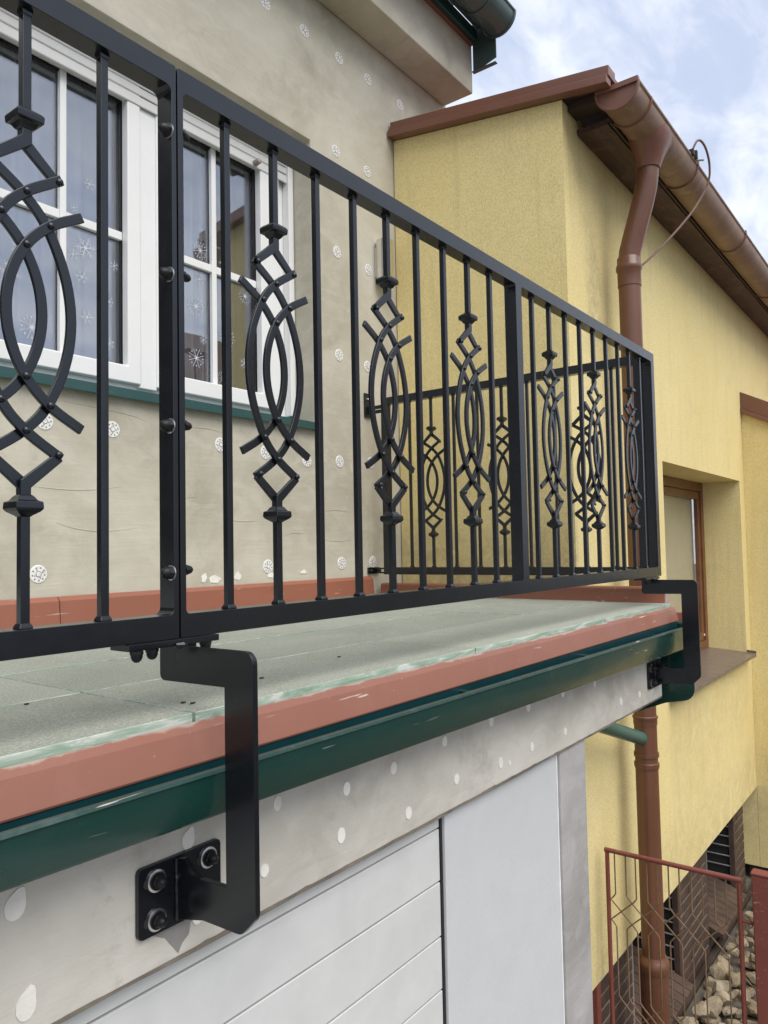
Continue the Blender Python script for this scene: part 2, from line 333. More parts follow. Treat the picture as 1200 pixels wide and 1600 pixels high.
# ------------------------------------------------------------------ mesh helpers
def flat_normals(me, lim=50):
    """area-weighted corner normals: big faces stay flat, the small bevel faces take up the turn"""
    c = math.cos(R(lim)); fan = [[] for _ in me.vertices]
    for p in me.polygons:
        for v in p.vertices: fan[v].append(p)
    out = []
    for p in me.polygons:
        pn = p.normal
        for v in p.vertices:
            a = Vector((0, 0, 0))
            for q in fan[v]:
                if q.normal.dot(pn) > c: a += q.normal*q.area
            out.append(a.normalized() if a.length > 1e-14 else pn.copy())
    for e in me.edges: e.use_edge_sharp = False
    me.normals_split_custom_set(out)
class MB:
    def __init__(s): s.bm = bmesh.new()
    def box(s, x0, x1, y0, y1, z0, z1, mi=0):
        v = [s.bm.verts.new(p) for p in ((x0,y0,z0),(x1,y0,z0),(x1,y1,z0),(x0,y1,z0),(x0,y0,z1),(x1,y0,z1),(x1,y1,z1),(x0,y1,z1))]
        for f in ((0,3,2,1),(4,5,6,7),(0,1,5,4),(1,2,6,5),(2,3,7,6),(3,0,4,7)):
            s.bm.faces.new([v[i] for i in f]).material_index = mi
        return s
    def prism(s, pts, fn, t0, t1, mi=0):
        """closed 2-D outline pushed from t0 to t1; fn(a, b, t) -> xyz"""
        A = [s.bm.verts.new(fn(a, b, t0)) for a, b in pts]; B = [s.bm.verts.new(fn(a, b, t1)) for a, b in pts]
        n = len(pts)
        s.bm.faces.new(A).material_index = mi; s.bm.faces.new(B[::-1]).material_index = mi
        for i in range(n): s.bm.faces.new([A[i], B[i], B[(i+1) % n], A[(i+1) % n]]).material_index = mi
        return s
    def holed(s, outer, holes, fn, t0, t1):
        edges = []
        for lp in [outer] + holes:
            vv = [s.bm.verts.new(fn(a, b, t0)) for a, b in lp]
            edges += [s.bm.edges.new((vv[i], vv[(i+1) % len(vv)])) for i in range(len(vv))]
        r = bmesh.ops.triangle_fill(s.bm, edges=edges, use_beauty=True)
        faces = [g for g in r['geom'] if isinstance(g, bmesh.types.BMFace)]
        d = Vector(fn(0, 0, t1)) - Vector(fn(0, 0, t0))
        r = bmesh.ops.extrude_face_region(s.bm, geom=faces, use_keep_orig=True)
        nv = [g for g in r['geom'] if isinstance(g, bmesh.types.BMVert)]
        bmesh.ops.translate(s.bm, verts=nv, vec=d)
        bmesh.ops.dissolve_limit(s.bm, angle_limit=0.01, verts=s.bm.verts[:], edges=s.bm.edges[:])
        return s
    def ring(s, pts): return [s.bm.verts.new(p) for p in pts]
    def loft(s, rings, caps=True, mi=0, closed=True):
        rr = [s.ring(r) for r in rings]; n = len(rr[0])
        for a, b in zip(rr, rr[1:]):
            for i in range(n if closed else n-1): s.bm.faces.new([a[i], a[(i+1) % n], b[(i+1) % n], b[i]]).material_index = mi
        if caps and closed: s.bm.faces.new(rr[0][::-1]).material_index = mi; s.bm.faces.new(rr[-1]).material_index = mi
        return s
    def tube(s, path, rad, n=10, caps=True, mi=0):
        P = [Vector(p) for p in path]; rings = []
        up = Vector((0.13, 0.31, 0.94))
        for i, p in enumerate(P):
            t = (P[min(i+1, len(P)-1)] - P[max(i-1, 0)]).normalized()
            if i == 0:
                u = up.cross(t).normalized() if abs(t.dot(up)) < 0.95 else Vector((1, 0, 0)).cross(t).normalized()
            else: u = (u - t*u.dot(t)).normalized()
            v = t.cross(u); r = rad[i] if isinstance(rad, (list, tuple)) else rad
            rings.append([p + (u*math.cos(2*math.pi*k/n) + v*math.sin(2*math.pi*k/n))*r for k in range(n)])
        return s.loft(rings, caps, mi)
    def lathe(s, prof, o, axis, n=16, mi=0):
        """prof: (distance along axis, radius)"""
        o = Vector(o); t = Vector(axis).normalized()
        u = t.cross(Vector((0, 0, 1)) if abs(t.z) < 0.9 else Vector((1, 0, 0))).normalized(); v = t.cross(u)
        return s.loft([[o + t*d + (u*math.cos(2*math.pi*k/n) + v*math.sin(2*math.pi*k/n))*max(r, 1e-5) for k in range(n)] for d, r in prof], True, mi)
    def sqlathe(s, prof, x, y):
        """prof: (z, half width) square section about a vertical axis"""
        return s.loft([[(x-w, y-w, z), (x+w, y-w, z), (x+w, y+w, z), (x-w, y+w, z)] for z, w in prof])
    def mesh(s, name, bevel=0.0, seg=2, smooth=38):
        bm = s.bm
        bmesh.ops.recalc_face_normals(bm, faces=bm.faces[:])
        if bevel:
            ed = [e for e in bm.edges if len(e.link_faces) == 2 and e.calc_face_angle(0) > R(30)]
            bmesh.ops.bevel(bm, geom=ed, offset=bevel, segments=seg, profile=0.5, affect='EDGES', clamp_overlap=True)
        me = bpy.data.meshes.new(name); bm.to_mesh(me); bm.free()
        if smooth:
            for p in me.polygons: p.use_smooth = True
            me.set_sharp_from_angle(angle=R(smooth))
        if bevel and smooth: flat_normals(me)
        return me

def link(name, me, parent=None, mats=(), loc=None, rot=None, kind=None, label=None):
    if mats and not me.materials:
        for m in (mats if isinstance(mats, (list, tuple)) else [mats]): me.materials.append(M[m] if isinstance(m, str) else m)
    o = bpy.data.objects.new(name, me); COL.objects.link(o)
    if parent is not None: o.parent = parent
    if loc is not None: o.location = loc
    if rot is not None: o.rotation_euler = rot
    if kind: o['kind'] = kind
    if label: o['label'] = label
    return o
def thing(name, label, cat, loc=(0, 0, 0), group=None):
    o = bpy.data.objects.new(name, None); COL.objects.link(o); o.location = loc
    o.empty_display_size = 0.1
    o['label'] = label; o['category'] = cat
    if group: o['group'] = group
    return o
def tag(o, label, cat, group=None):
    o['label'] = label; o['category'] = cat
    if group: o['group'] = group
    return o
XZ = lambda a, b, t: (a, t, b)
YZ = lambda a, b, t: (t, a, b)
XY = lambda a, b, t: (a, b, t)
def rrect(x0, x1, z0, z1, r, n=5, corners=(1, 1, 1, 1)):
    """rounded rectangle outline, corners: bl, br, tr, tl"""
    out = []
    for (cx, cz, a0, on, px, pz) in ((x0+r, z0+r, 180, corners[0], x0, z0), (x1-r, z0+r, 270, corners[1], x1, z0), (x1-r, z1-r, 0, corners[2], x1, z1), (x0+r, z1-r, 90, corners[3], x0, z1)):
        if not on: out.append((px, pz)); continue
        for k in range(n+1):
            a = R(a0 + 90*k/n); out.append((cx + r*math.cos(a), cz + r*math.sin(a)))
    return out
def rect(x0, x1, z0, z1): return [(x0, z0), (x1, z0), (x1, z1), (x0, z1)]
def catmull(pts, n=5):
    P = [Vector(p) for p in pts]; P = [2*P[0]-P[1]] + P + [2*P[-1]-P[-2]]; out = []
    for i in range(1, len(P)-2):
        a, b, c, d = P[i-1:i+3]
        for k in range(n):
            t = k/n
            out.append(0.5*((2*b) + (c-a)*t + (2*a-5*b+4*c-d)*t*t + (3*b-a-3*c+d)*t**3))
    out.append(P[-2]); return out
def fillet_poly(pts, rads, n=5):
    """round the corners of a 2-D polygon"""
    out = []; m = len(pts)
    for i in range(m):
        p = Vector(pts[i]); r = rads[i]
        if r <= 0: out.append(tuple(p)); continue
        a = (Vector(pts[i-1])-p).normalized(); b = (Vector(pts[(i+1) % m])-p).normalized()
        ang = a.angle(b); d = r/math.tan(ang/2)
        c = p + (a+b).normalized()*(r/math.sin(ang/2))
        s0 = p+a*d-c; s1 = p+b*d-c
        th = s0.angle_signed(s1)
        for k in range(n+1):
            q = s0.copy(); q.rotate(Matrix.Rotation(-th*k/n, 2)); out.append(tuple(c+q))
    return out

# ================================================================== GROUND
me = MB().box(-120, 120, -120, 120, -3.30, -3.10).mesh('ground', smooth=0)
link('ground', me, None, 'asphalt', kind='structure')
me = MB().box(-6, 2.05, -6, 1.6, -3.10, -3.02).mesh('driveway', smooth=0)
link('driveway', me, None, 'paving', kind='structure')
me = MB().box(2.06, 9.0, -4.0, 1.6, -3.10, -2.98).mesh('garden_bed', smooth=0)
link('garden_bed', me, None, 'ground', kind='structure')

# ================================================================== GREY HOUSE
YW = 1.64
gh = thing('grey_house', 'unfinished house with bare grey plaster wall dotted with white insulation anchors above the terrace', 'house', (0, YW, -3))
def gpart(name, mb, mats, parent=None, bevel=0.0, smooth=38, loc=None, label=None):
    me = mb.mesh(name, bevel, 2, smooth)
    o = link(name, me, parent, mats, label=label)
    return o
def rel(o, parent):
    """parent o (built in world coordinates) without moving it"""
    off = Vector((0, 0, 0)); p = parent
    while p is not None: off += p.location; p = p.parent
    o.parent = parent; o.location = o.location - off
    return o
def wpart(name, mb, mats, parent, bevel=0.0, smooth=38, label=None, kind=None):
    o = link(name, mb.mesh(name, bevel, 2, smooth), None, mats, label=label, kind=kind)
    return rel(o, parent)

mb = MB().holed(rect(-6, 3.55, -3.0, 3.60), [rect(0.34, 2.150, 0.800, 2.365)], XZ, YW, YW+0.26)
gwall = wpart('wall', mb, 'grey', gh, 0.006, 30)
# room behind the window
mb = MB().box(-0.4, -0.35, YW+0.27, 4.6, 0.2, 2.7).box(3.0, 3.05, YW+0.27, 4.6, 0.2, 2.7).box(-0.35, 3.0, 4.55, 4.6, 0.2, 2.7).box(-0.35, 3.0, YW+0.27, 4.55, 0.2, 0.25).box(-0.35, 3.0, YW+0.27, 4.55, 2.65, 2.7)
wpart('room', mb, 'room', gh, 0, 0)
# boxed eave
mb = MB().box(-6, 3.52, 1.405, YW-0.003, 3.190, 3.545)
wpart('eave_box', mb, 'grey', gh, 0.008, 30)
mb = MB().box(-6, 3.50, 1.378, 1.404, 3.506, 3.524)
wpart('eave_batten', mb, 'brown', gh, 0.002)
mb = MB().box(-6, 3.50, 1.352, 1.403, 3.525, 3.600)
wpart('drip_edge', mb, 'sill', gh, 0.004)
mb = MB().box(-6, 3.50, 1.20, 1.352, 3.602, 3.63).box(-6, 3.50, 1.285, 1.335, 3.63, 3.95)
wpart('fascia_board', mb, 'darkgreen', gh, 0.003)
mb = MB().prism([(1.400, 3.335), (1.225, 3.375), (1.225, 3.52), (1.16, 3.63), (1.30, 3.9), (1.400, 3.9)], YZ, 3.522, 3.530).box(3.505, 3.533, 1.222, 1.40, 3.330, 3.338)
wpart('end_plate', mb, 'darkgreen', gh, 0.001)
def half_gutter(mb, x0, x1, cy, cz, r, n=14, th=0.003, bead=0.011):
    ring0 = [(cy + r*math.cos(math.pi + math.pi*k/n), cz + r*math.sin(math.pi + math.pi*k/n)) for k in range(n+1)]
    ring1 = [(cy + (r-th)*math.cos(2*math.pi - math.pi*k/n), cz + (r-th)*math.sin(2*math.pi - math.pi*k/n)) for k in range(n+1)]
    mb.prism(ring0 + ring1, YZ, x0, x1)
    mb.tube([(x0, cy-r+0.002, cz+0.004), (x1, cy-r+0.002, cz+0.004)], bead, 8)
    return mb
def end_cap(mb, x, cy, cz, r, n=14, lip=0.012):
    pts = [(cy + r*math.cos(math.pi + math.pi*k/n), cz + r*math.sin(math.pi + math.pi*k/n)) for k in range(n+1)]
    mb.prism(pts, YZ, x-0.002, x+0.004)
    rim = [(x-0.004, cy + (r+0.003)*math.cos(math.pi + math.pi*k/n), cz + (r+0.003)*math.sin(math.pi + math.pi*k/n)) for k in range(n+1)]
    mb.tube(rim, 0.009, 8)
    mb.box(x-0.016, x+0.010, cy-r-0.006, cy+r+0.006, cz-0.006, cz+lip)
    return mb
g2 = wpart('eave_gutter', half_gutter(MB(), -6, 3.50, 1.185, 3.605, 0.112), 'darkgreen', gh)
mb = MB(); end_cap(mb, 3.506, 1.185, 3.605, 0.112); rel(link('gutter_end_cap', mb.mesh('gutter_end_cap'), None, 'darkgreen'), g2)
for x in (3.22, 2.55, 1.9, 1.2):
    mb = MB().tube([(x, 1.185 + 0.117*math.cos(math.pi + math.pi*k/14), 3.605 + 0.117*math.sin(math.pi + math.pi*k/14)) for k in range(15)], 0.006, 6)
    rel(link('gutter_hook', mb.mesh('gutter_hook'), None, 'darkgreen'), g2)
mb = MB().prism([(1.15, 3.74), (1.15, 3.78), (3.6, 4.75), (3.6, 4.71)], YZ, -6, 3.56)
wpart('roof', mb, 'darkgreen', gh)

# window -------------------------------------------------------------
FY = 1.815                      # face of the outer frame
mb = MB().holed(rect(0.343, 2.146, 0.842, 2.36), [rect(0.415, 1.172, 0.905, 2.29), rect(1.272, 2.062, 0.905, 2.29)], XZ, FY, FY+0.075)
win = wpart('window', mb, 'white', gh, 0.004)
mb = MB().box(1.172+0.002, 1.272-0.002, FY-0.020, FY-0.001, 0.875, 2.30)
rel(link('mullion_cover', mb.mesh('mullion_cover', 0.006, 3), None, 'white'), win)
SY = FY-0.012
for (x0, x1, g0, g1) in ((0.395, 1.190, 0.535, 1.113), (1.262, 2.062, 1.345, 1.915)):
    pts_o = rect(x0+0.002, x1-0.010, 0.888, 2.30); pts_i = rect(g0, g1, 0.965, 2.165)
    mb = MB().holed(pts_o, [pts_i], XZ, SY-0.018, SY+0.028)
    rel(link('sash', mb.mesh('sash', 0.007, 3), None, 'white'), win)
    mb = MB().holed(rect(g0-0.001, g1+0.001, 0.964, 2.166), [rect(g0+0.007, g1-0.007, 0.972, 2.158)], XZ, SY+0.030, SY+0.040)
    rel(link('glazing_gasket', mb.mesh('glazing_gasket', 0, 2, 0), None, 'gasket'), win)
    mb = MB().box(g0+0.005, g1-0.005, SY+0.045, SY+0.051, 0.970, 2.160)
    rel(link('pane', mb.mesh('pane', 0, 2, 0), None, 'glass'), win)
    gm = 0.834 if x0 < 1 else 1.632
    mb = MB().box(gm-0.0145, gm+0.0145, SY+0.020, SY+0.043, 0.966, 2.164)
    rel(link('muntin', mb.mesh('muntin', 0.003), None, 'white'), win)
    mb = MB().box(g0+0.001, gm-0.015, SY+0.021, SY+0.042, 1.528, 1.566).box(gm+0.015, g1-0.001, SY+0.021, SY+0.042, 1.528, 1.566)
    rel(link('muntin', mb.mesh('muntin', 0.003), None, 'white'), win)
    mb = MB().box(gm-0.012, gm+0.012, SY+0.054, SY+0.062, 0.966, 2.164).box(g0, g1, SY+0.0545, SY+0.0615, 1.532, 1.562)
    rel(link('spacer_bar', mb.mesh('spacer_bar', 0, 2, 0), None, 'gasket'), win)
# roller shutter, pulled nearly up
zs = [2.150, 2.199, 2.241, 2.288, 2.335, 2.37]
for i, (a, b) in enumerate(zip(zs, zs[1:])):
    mb = MB().prism([(a+0.002, -0.003), (a+0.006, -0.006), (b-0.007, -0.0065), (b-0.0040, -0.004), (b-0.0040, -0.001), (a+0.002, -0.001)], lambda p, q, t: (t, FY-0.030+q, p), 0.372, 2.105)
    o = rel(link('shutter_slat', mb.mesh('shutter_slat', 0, 2, 0), None, 'shutter'), win)
    if i in (2, 3):      # punched light slots along the joint
        mb = MB(); x = 0.40
        while x < 2.08: mb.box(x, x+0.017, FY-0.0372, FY-0.034, b-0.0085, b-0.0015); x += 0.036
        rel(link('light_slots', mb.mesh('light_slots', 0, 2, 0), None, 'gasket', kind='stuff'), win)
rel(link('slat_gap_shade', MB().box(0.385, 2.104, FY-0.0285, FY-0.0275, 2.16, 2.36).mesh('slat_gap_shade', 0, 2, 0), None, 'gasket'), win)  # dark sheet added behind the slats to shade their gaps
for x in (0.345, 2.106): rel(link('shutter_guide', MB().box(x, x+0.038, FY-0.048, FY-0.002, 0.868, 2.36).mesh('shutter_guide', 0.003), None, 'white'), win)
for x in (0.515, 1.87): rel(link('shutter_stop', MB().lathe([(0, 0.014), (0.004, 0.0165), (0.04, 0.0145), (0.044, 0.010), (0.046, 0.0)], (x, FY-0.034, 2.168), (0, -1, 0.1), 12).mesh('shutter_stop'), None, 'peg'), win)
mb = MB().prism([(1.602, 0.776), (1.602, 0.816), (1.830, 0.848), (1.830, 0.836), (1.612, 0.806), (1.612, 0.776)], YZ, 0.30, 2.152)
mb.prism([(1.600, 0.776), (1.600, 0.830), (1.638, 0.838), (1.638, 0.776)], YZ, 2.1525, 2.158)
rel(link('sill', mb.mesh('sill', 0.0015), None, 'sill'), win)
# snowflakes stuck on the glass
def snowflake(r, kind):
    mb = MB()
    for k in range(6 if kind != 2 else 8):
        a = k*math.pi/(3 if kind != 2 else 4)
        def arm(r0, r1, w, off=0.0, base=0.0):
            c, s_ = math.cos(a+off), math.sin(a+off)
            bx, bz = base*math.cos(a), base*math.sin(a)
            q = [(r0, -w), (r1, -w*0.6), (r1, w*0.6), (r0, w)]
            mb.prism([(bx+p*c-t*s_, bz+p*s_+t*c) for p, t in q], XZ, 0, 0.0006)
        arm(0.12*r, r, 0.035*r)
        for b0, ln in ((0.35, 0.32), (0.6, 0.26)) if kind == 0 else (((0.5, 0.36),) if kind == 1 else ()):
            arm(0, ln*r, 0.03*r, 0.9, b0*r); arm(0, ln*r, 0.03*r, -0.9, b0*r)
        if kind == 2:
            mb.lathe([(0, 0.07*r), (0.0006, 0.07*r)], (0.8*r*math.cos(a+0.39), 0, 0.8*r*math.sin(a+0.39)), (0, 1, 0), 6)
            arm(0.3*r, 0.75*r, 0.03*r, 0.0)
    mb.lathe([(0, 0.14*r), (0.0006, 0.14*r)], (0, 0, 0), (0, 1, 0), 8)
    return mb.mesh('snowflake_sticker', 0, 2, 0)
flk = {k: snowflake(1.0, k) for k in (0, 1, 2)}
for (x, z, r, k) in ((0.948, 1.45, 0.055, 0), (0.890, 1.405, 0.03, 1), (0.621, 1.252, 0.05, 0), (0.714, 1.055, 0.052, 2), (0.930, 1.320, 0.034, 1), (0.955, 1.152, 0.036, 0), (1.085, 1.412, 0.026, 1), (1.06, 1.245, 0.028, 1), (1.06, 1.060, 0.032, 0), (0.966, 1.735, 0.03, 1), (0.893, 1.606, 0.022, 1),
                     (1.557, 1.482, 0.034, 1), (1.533, 1.342, 0.052, 2), (1.578, 1.186, 0.026, 1), (1.534, 1.088, 0.048, 2), (1.854, 1.475, 0.045, 2), (1.730, 1.230, 0.052, 2), (1.846, 1.118, 0.034, 1), (1.700, 1.012, 0.042, 2), (1.713, 1.608, 0.034, 0), (1.563, 1.629, 0.046, 2), (0.66, 1.36, 0.036, 1), (1.42, 1.25, 0.04, 0)):
    o = link('snowflake_sticker', flk[k], None, 'snow', loc=(x, SY+0.0435, z), rot=(0, random.uniform(-0.5, 0.5), 0)); o.scale = (r, 1, r)
    rel(o, win)
# insulation anchors let into the plaster
mb = MB().lathe([(0, 0.0335), (-0.002, 0.0335), (-0.0035, 0.031), (-0.0035, 0.0)], (0, 0, 0), (0, 1, 0), 28)
for k in range(9):
    a = k*2*math.pi/9+0.2; mb.lathe([(-0.0034, 0.0034), (-0.0040, 0.0034)], (0.0235*math.cos(a), 0, 0.0235*math.sin(a)), (0, 1, 0), 7, 1)
mb.lathe([(-0.003, 0.0115), (-0.0042, 0.0115), (-0.0042, 0.0085)], (0, 0, 0), (0, 1, 0), 14, 1)
mb.lathe([(-0.003, 0.0088), (-0.0052, 0.0088), (-0.0052, 0.0)], (0, 0, 0), (0, 1, 0), 14, 0)
for k in range(4):
    a = k*math.pi/2+0.6; mb.lathe([(-0.0034, 0.0030), (-0.0039, 0.0030)], (0.0160*math.cos(a), 0, 0.0160*math.sin(a)), (0, 1, 0), 6, 1)
anchor = mb.mesh('anchor_disc', 0, 2, 30)
for m_ in ('disc', 'discgrey'): anchor.materials.append(M[m_])
for (x, z) in ((0.632, 0.076), (0.655, 0.646), (0.94, 0.647), (1.502, 0.64), (1.787, 0.63), (2.085, 0.613), (2.349, 0.63), (2.359, 1.226), (2.357, 1.81), (2.63, 0.646), (2.616, 1.208), (2.64, 1.789), (2.361, 2.392), (2.646, 2.386), (2.669, 2.962), (2.403, 2.955), (2.115, 2.959), (1.825, 2.944), (1.795, 0.069), (2.351, 0.07), (2.63, 0.069), (1.53, 2.95), (1.22, 2.95), (1.22, 0.08), (0.30, 0.08), (0.20, 0.65), (3.0, 2.96)):
    rel(link('anchor_disc', anchor, None, loc=(x, YW+0.0005, z), rot=(0, random.uniform(0, 6), 0)), gh)
# filler smears by the base of the wall
for i, (x, z, w, h) in enumerate(((1.46, 0.022, 0.035, 0.018), (1.60, 0.030, 0.03, 0.02), (1.82, 0.025, 0.03, 0.014), (2.05, 0.032, 0.03, 0.012), (1.40, 0.03, 0.02, 0.02))):
    pts = [(x + w*random.uniform(0.5, 1.1)*math.cos(a), z + h*random.uniform(0.5, 1.2)*math.sin(a)) for a in [k*2*math.pi/13 for k in range(13)]]
    wpart('filler_smear', MB().prism(pts, XZ, YW-0.0025, YW+0.001), 'patch', gh, 0, 0)
# ridges left by the trowel below the sill
for pts in ([(0.58, 0.402), (0.72, 0.394), (0.86, 0.400), (0.98, 0.418)], [(0.70, 0.268), (0.78, 0.246), (0.90, 0.236), (1.06, 0.252)], [(1.14, 0.372), (1.24, 0.380), (1.36, 0.392)], [(1.50, 0.30), (1.62, 0.288), (1.74, 0.292)],
            [(0.66, 0.735), (0.84, 0.728), (1.02, 0.716), (1.10, 0.700)], [(1.30, 0.700), (1.42, 0.706), (1.52, 0.698)], [(2.22, 0.35), (2.30, 0.362), (2.42, 0.352)], [(2.20, 0.20), (2.34, 0.19), (2.45, 0.205)], [(1.90, 0.22), (1.98, 0.235), (2.06, 0.228)]):
    P = catmull([(x, YW-0.0004, z) for x, z in pts], 5); n_ = len(P)
    wpart('trowel_ridge', MB().tube(P, [0.0004 + 0.0013*math.sin(math.pi*i/(n_-1)) for i in range(n_)], 6), 'grey', gh)
# red upstand sheet along the wall foot
for (x0, x1) in ((-6, -1.3), (-1.296, 0.700), (0.703, 2.60)):
    mb = MB().prism([(1.606, -0.128), (1.614, -0.026), (1.628, -0.012), (1.639, -0.010), (1.639, -0.128)], YZ, x0, x1)
    wpart('wall_flashing', mb, 'reddark', gh, 0.002)

mb = MB().holed(rect(-2.75, -0.55, -0.10, 2.16), [rect(-2.66, -1.70, 0.0, 2.06), rect(-1.60, -0.64, 0.0, 2.06)], XZ, YW-0.035, YW-0.002)  # dark glazed door added out of view, its reflection keeps railing sides dark
td = wpart('added_dark_door', mb, 'white', gh, 0.004)
for a, b in ((-2.67, -1.69), (-1.61, -0.63)): rel(link('pane', MB().box(a, b, YW-0.018, YW-0.012, -0.01, 2.07).mesh('pane', 0, 2, 0), None, 'darkpane'), td)
# curtains inside (they hang on their own)
def curtain(x0, x1, y, z0, z1, folds, amp, seed):
    rnd = random.Random(seed); mb = MB(); n = folds*8
    ph = [rnd.uniform(0, 6) for _ in range(3)]
    def yy(t, z): return y + amp*math.sin(t*folds*2*math.pi + ph[0] + 0.6*math.sin(t*7+ph[1])) + amp*0.5*math.sin(t*folds*4.3+ph[2])*(1.2-z)
    rows = []
    for j in range(7):
        v = j/6; z = z1 + (z0-z1)*v
        rows.append([mb.bm.verts.new((x0+(x1-x0)*i/n, yy(i/n, 1-v), z)) for i in range(n+1)])
    for a, b in zip(rows, rows[1:]):
        for i in range(n): mb.bm.faces.new([a[i], a[i+1], b[i+1], b[i]])
    return mb.mesh('curtain', 0, 2, 180)
for (x0, x1, fo, am, mt, lab, sd) in ((0.40, 1.24, 9, 0.022, 'curtain', 'white sheer curtain filling the left sash of the white window', 1), (1.30, 1.72, 7, 0.022, 'curtain', 'narrow sheer curtain behind the snowflakes of the right sash', 2), (1.75, 2.12, 5, 0.018, 'drape', 'beige side drape at the far right edge of the white window', 3)):
    o = link('curtain', curtain(x0, x1, 2.04, 0.55, 2.32, fo, am, sd), None, mt); tag(o, lab, 'curtain')
pl = thing('houseplant', 'houseplant with dark pointed leaves just inside the right window sash', 'plant', (1.60, 1.96, 0.56))
rel(link('pot', MB().lathe([(0, 0.05), (0.10, 0.065), (0.11, 0.068), (0.11, 0.055)], (1.62, 1.965, 0.56), (0, 0, 1), 16).mesh('pot'), None, 'tileroof'), pl)
rel(link('stem', MB().tube([(1.62, 1.965, 0.66), (1.625, 1.96, 0.9), (1.61, 1.955, 1.12)], 0.004, 6).mesh('stem'), None, 'leaf'), pl)
for a, ln in ((0.15, 0.10), (2.9, 0.085), (0.9, 0.05)):
    mb = MB(); P = [(1.61 + ln*t*math.cos(a), 1.955-0.012*math.sin(3.1*t), 1.12 + ln*t*math.sin(a)*0.6 + 0.02*math.sin(3.1*t)) for t in (0, 0.25, 0.5, 0.75, 1)]
    W = (0.003, 0.014, 0.017, 0.011, 0.001)
    mb.loft([[(x, y-0.001, z-w), (x, y-0.001, z+w), (x, y+0.001, z+w), (x, y+0.001, z-w)] for (x, y, z), w in zip(P, W)])
    rel(link('leaf', mb.mesh('leaf'), None, 'leaf'), pl)
# chrome wall light near the yellow house
wlamp = thing('wall_lamp', 'polished steel half round wall lamp on the grey wall beside the yellow house', 'lamp', (2.72, YW, 1.70))
mb = MB().lathe([(0.0, 0.048), (0.004, 0.052), (0.266, 0.052), (0.27, 0.048)], (2.735, 1.588, 1.712), (0, 0, 1), 24)
rel(link('lamp_shade', mb.mesh('lamp_shade'), None, 'chrome'), wlamp)
rel(link('wall_plate', MB().box(2.70, 2.77, 1.618, 1.6385, 1.76, 1.94).mesh('wall_plate', 0.003), None, 'chrome'), wlamp)

# ================================================================== GARAGE WITH ROOF TERRACE
ga = thing('garage', 'garage under a flat roof terrace with rubber tiles, red edge sheet and dark green gutter', 'garage', (0, 0.017, -3.02))
BX = 2.625
mb = MB().box(-6, BX, 0.017, 0.30, -0.535, -0.200)
wpart('lintel_beam', mb, 'beam', ga, 0.004, 30)
mb = MB().box(-6, 2.672, -0.008, 1.60, -0.198, -0.144)
wpart('roof_slab', mb, 'pier', ga)
_r2 = random.Random(21); P = []; x = -2.5
while x < 2.60: P.append((x, -0.5325 + _r2.uniform(-0.0022, 0.0028))); x += _r2.uniform(0.008, 0.05)
P.append((2.61, -0.530))
wpart('mortar_edge', MB().prism(P + [(2.61, -0.5365)] + [(x, -0.5365 - _r2.uniform(0.0, 0.003)) for x in [2.4-0.1*k for k in range(50)]], XZ, 0.0145, 0.05), 'edgemortar', ga, 0, 0)
# rubber tiles: each its own piece
xs = [-2.78, -1.852, -0.922, 0.008, 0.938, 1.868, 2.655]
ys = [-0.028, 0.310, 0.655, 1.000, 1.345, 1.604]
for j, (y0, y1) in enumerate(zip(ys, ys[1:])):
    for i, (x0, x1) in enumerate(zip(xs, xs[1:])):
        g = 0.0028; dz = random.uniform(-0.0012, 0.0012); e = random.uniform(-0.0008, 0.0008)
        z1 = -0.1245 + 0.0035*(y0+y1)/2 + dz
        mb = MB().box(x0+g+e, x1-g+e, y0+g, y1-g, -0.1430, z1)
        mb.bm.normal_update()
        for f in mb.bm.faces:
            if f.calc_center_median().z < z1-0.004: f.material_index = 1
        me = mb.mesh('rubber_tile', 0.0018, 2)
        for p in me.polygons: p.material_index = 0 if p.normal.z > 0.5 else 1
        rel(link('rubber_tile', me, None, ['mat', 'matedge']), ga)
for i, (x, y) in enumerate(((-0.115, 0.288), (0.045, 0.052), (0.052, 0.033), (0.30, 0.12), (0.62, 0.18))):
    _p = [(x + 0.006*random.uniform(0.5, 1.2)*math.cos(a), y + 0.0035*random.uniform(0.5, 1.2)*math.sin(a)) for a in [k*2*math.pi/9 for k in range(9)]]
    o = link('leaf_scrap', MB().prism(_p, XY, -0.1222, -0.1202).mesh('leaf_scrap', 0, 2, 0), None, 'scrap')
    tag(o, 'tiny brown scrap of dry leaf lying on the rubber terrace tiles', 'leaf', 'scraps of dry leaf on the terrace')
# red edge sheet
def sweep_x(mb, prof, stations, close=True):
    """prof(x) -> closed (y, z) outline"""
    return mb.loft([[(x, y, z) for y, z in prof(x)] for x in stations])
mb = MB(); sweep_x(mb, lambda x: [(-0.0335, -0.1365), (-0.0360, -0.1365), (-0.0415, -0.150), (-0.0510, -0.1995), (-0.0495, -0.2030), (-0.0440, -0.2015), (-0.034, -0.150)], [-6, -2.2, 0.9, 2.655])
mb.loft([[(2.655, -0.0335, -0.137), (2.655, -0.036, -0.1365), (2.655, -0.0415, -0.150), (2.655, -0.0510, -0.1995), (2.655, -0.0495, -0.2030), (2.655, -0.044, -0.2015), (2.655, -0.034, -0.15)],
         [(2.668, -0.0300, -0.137), (2.668, -0.033, -0.1365), (2.676, -0.038, -0.150), (2.705, -0.0475, -0.2015), (2.705, -0.046, -0.2050), (2.70, -0.04, -0.2035), (2.676, -0.03, -0.15)]])
wpart('edge_flashing', mb, 'red', ga, 0, 0)
mb = MB().box(-6, 2.66, -0.0325, -0.0095, -0.198, -0.146)
wpart('edge_batten', mb, 'pier', ga)
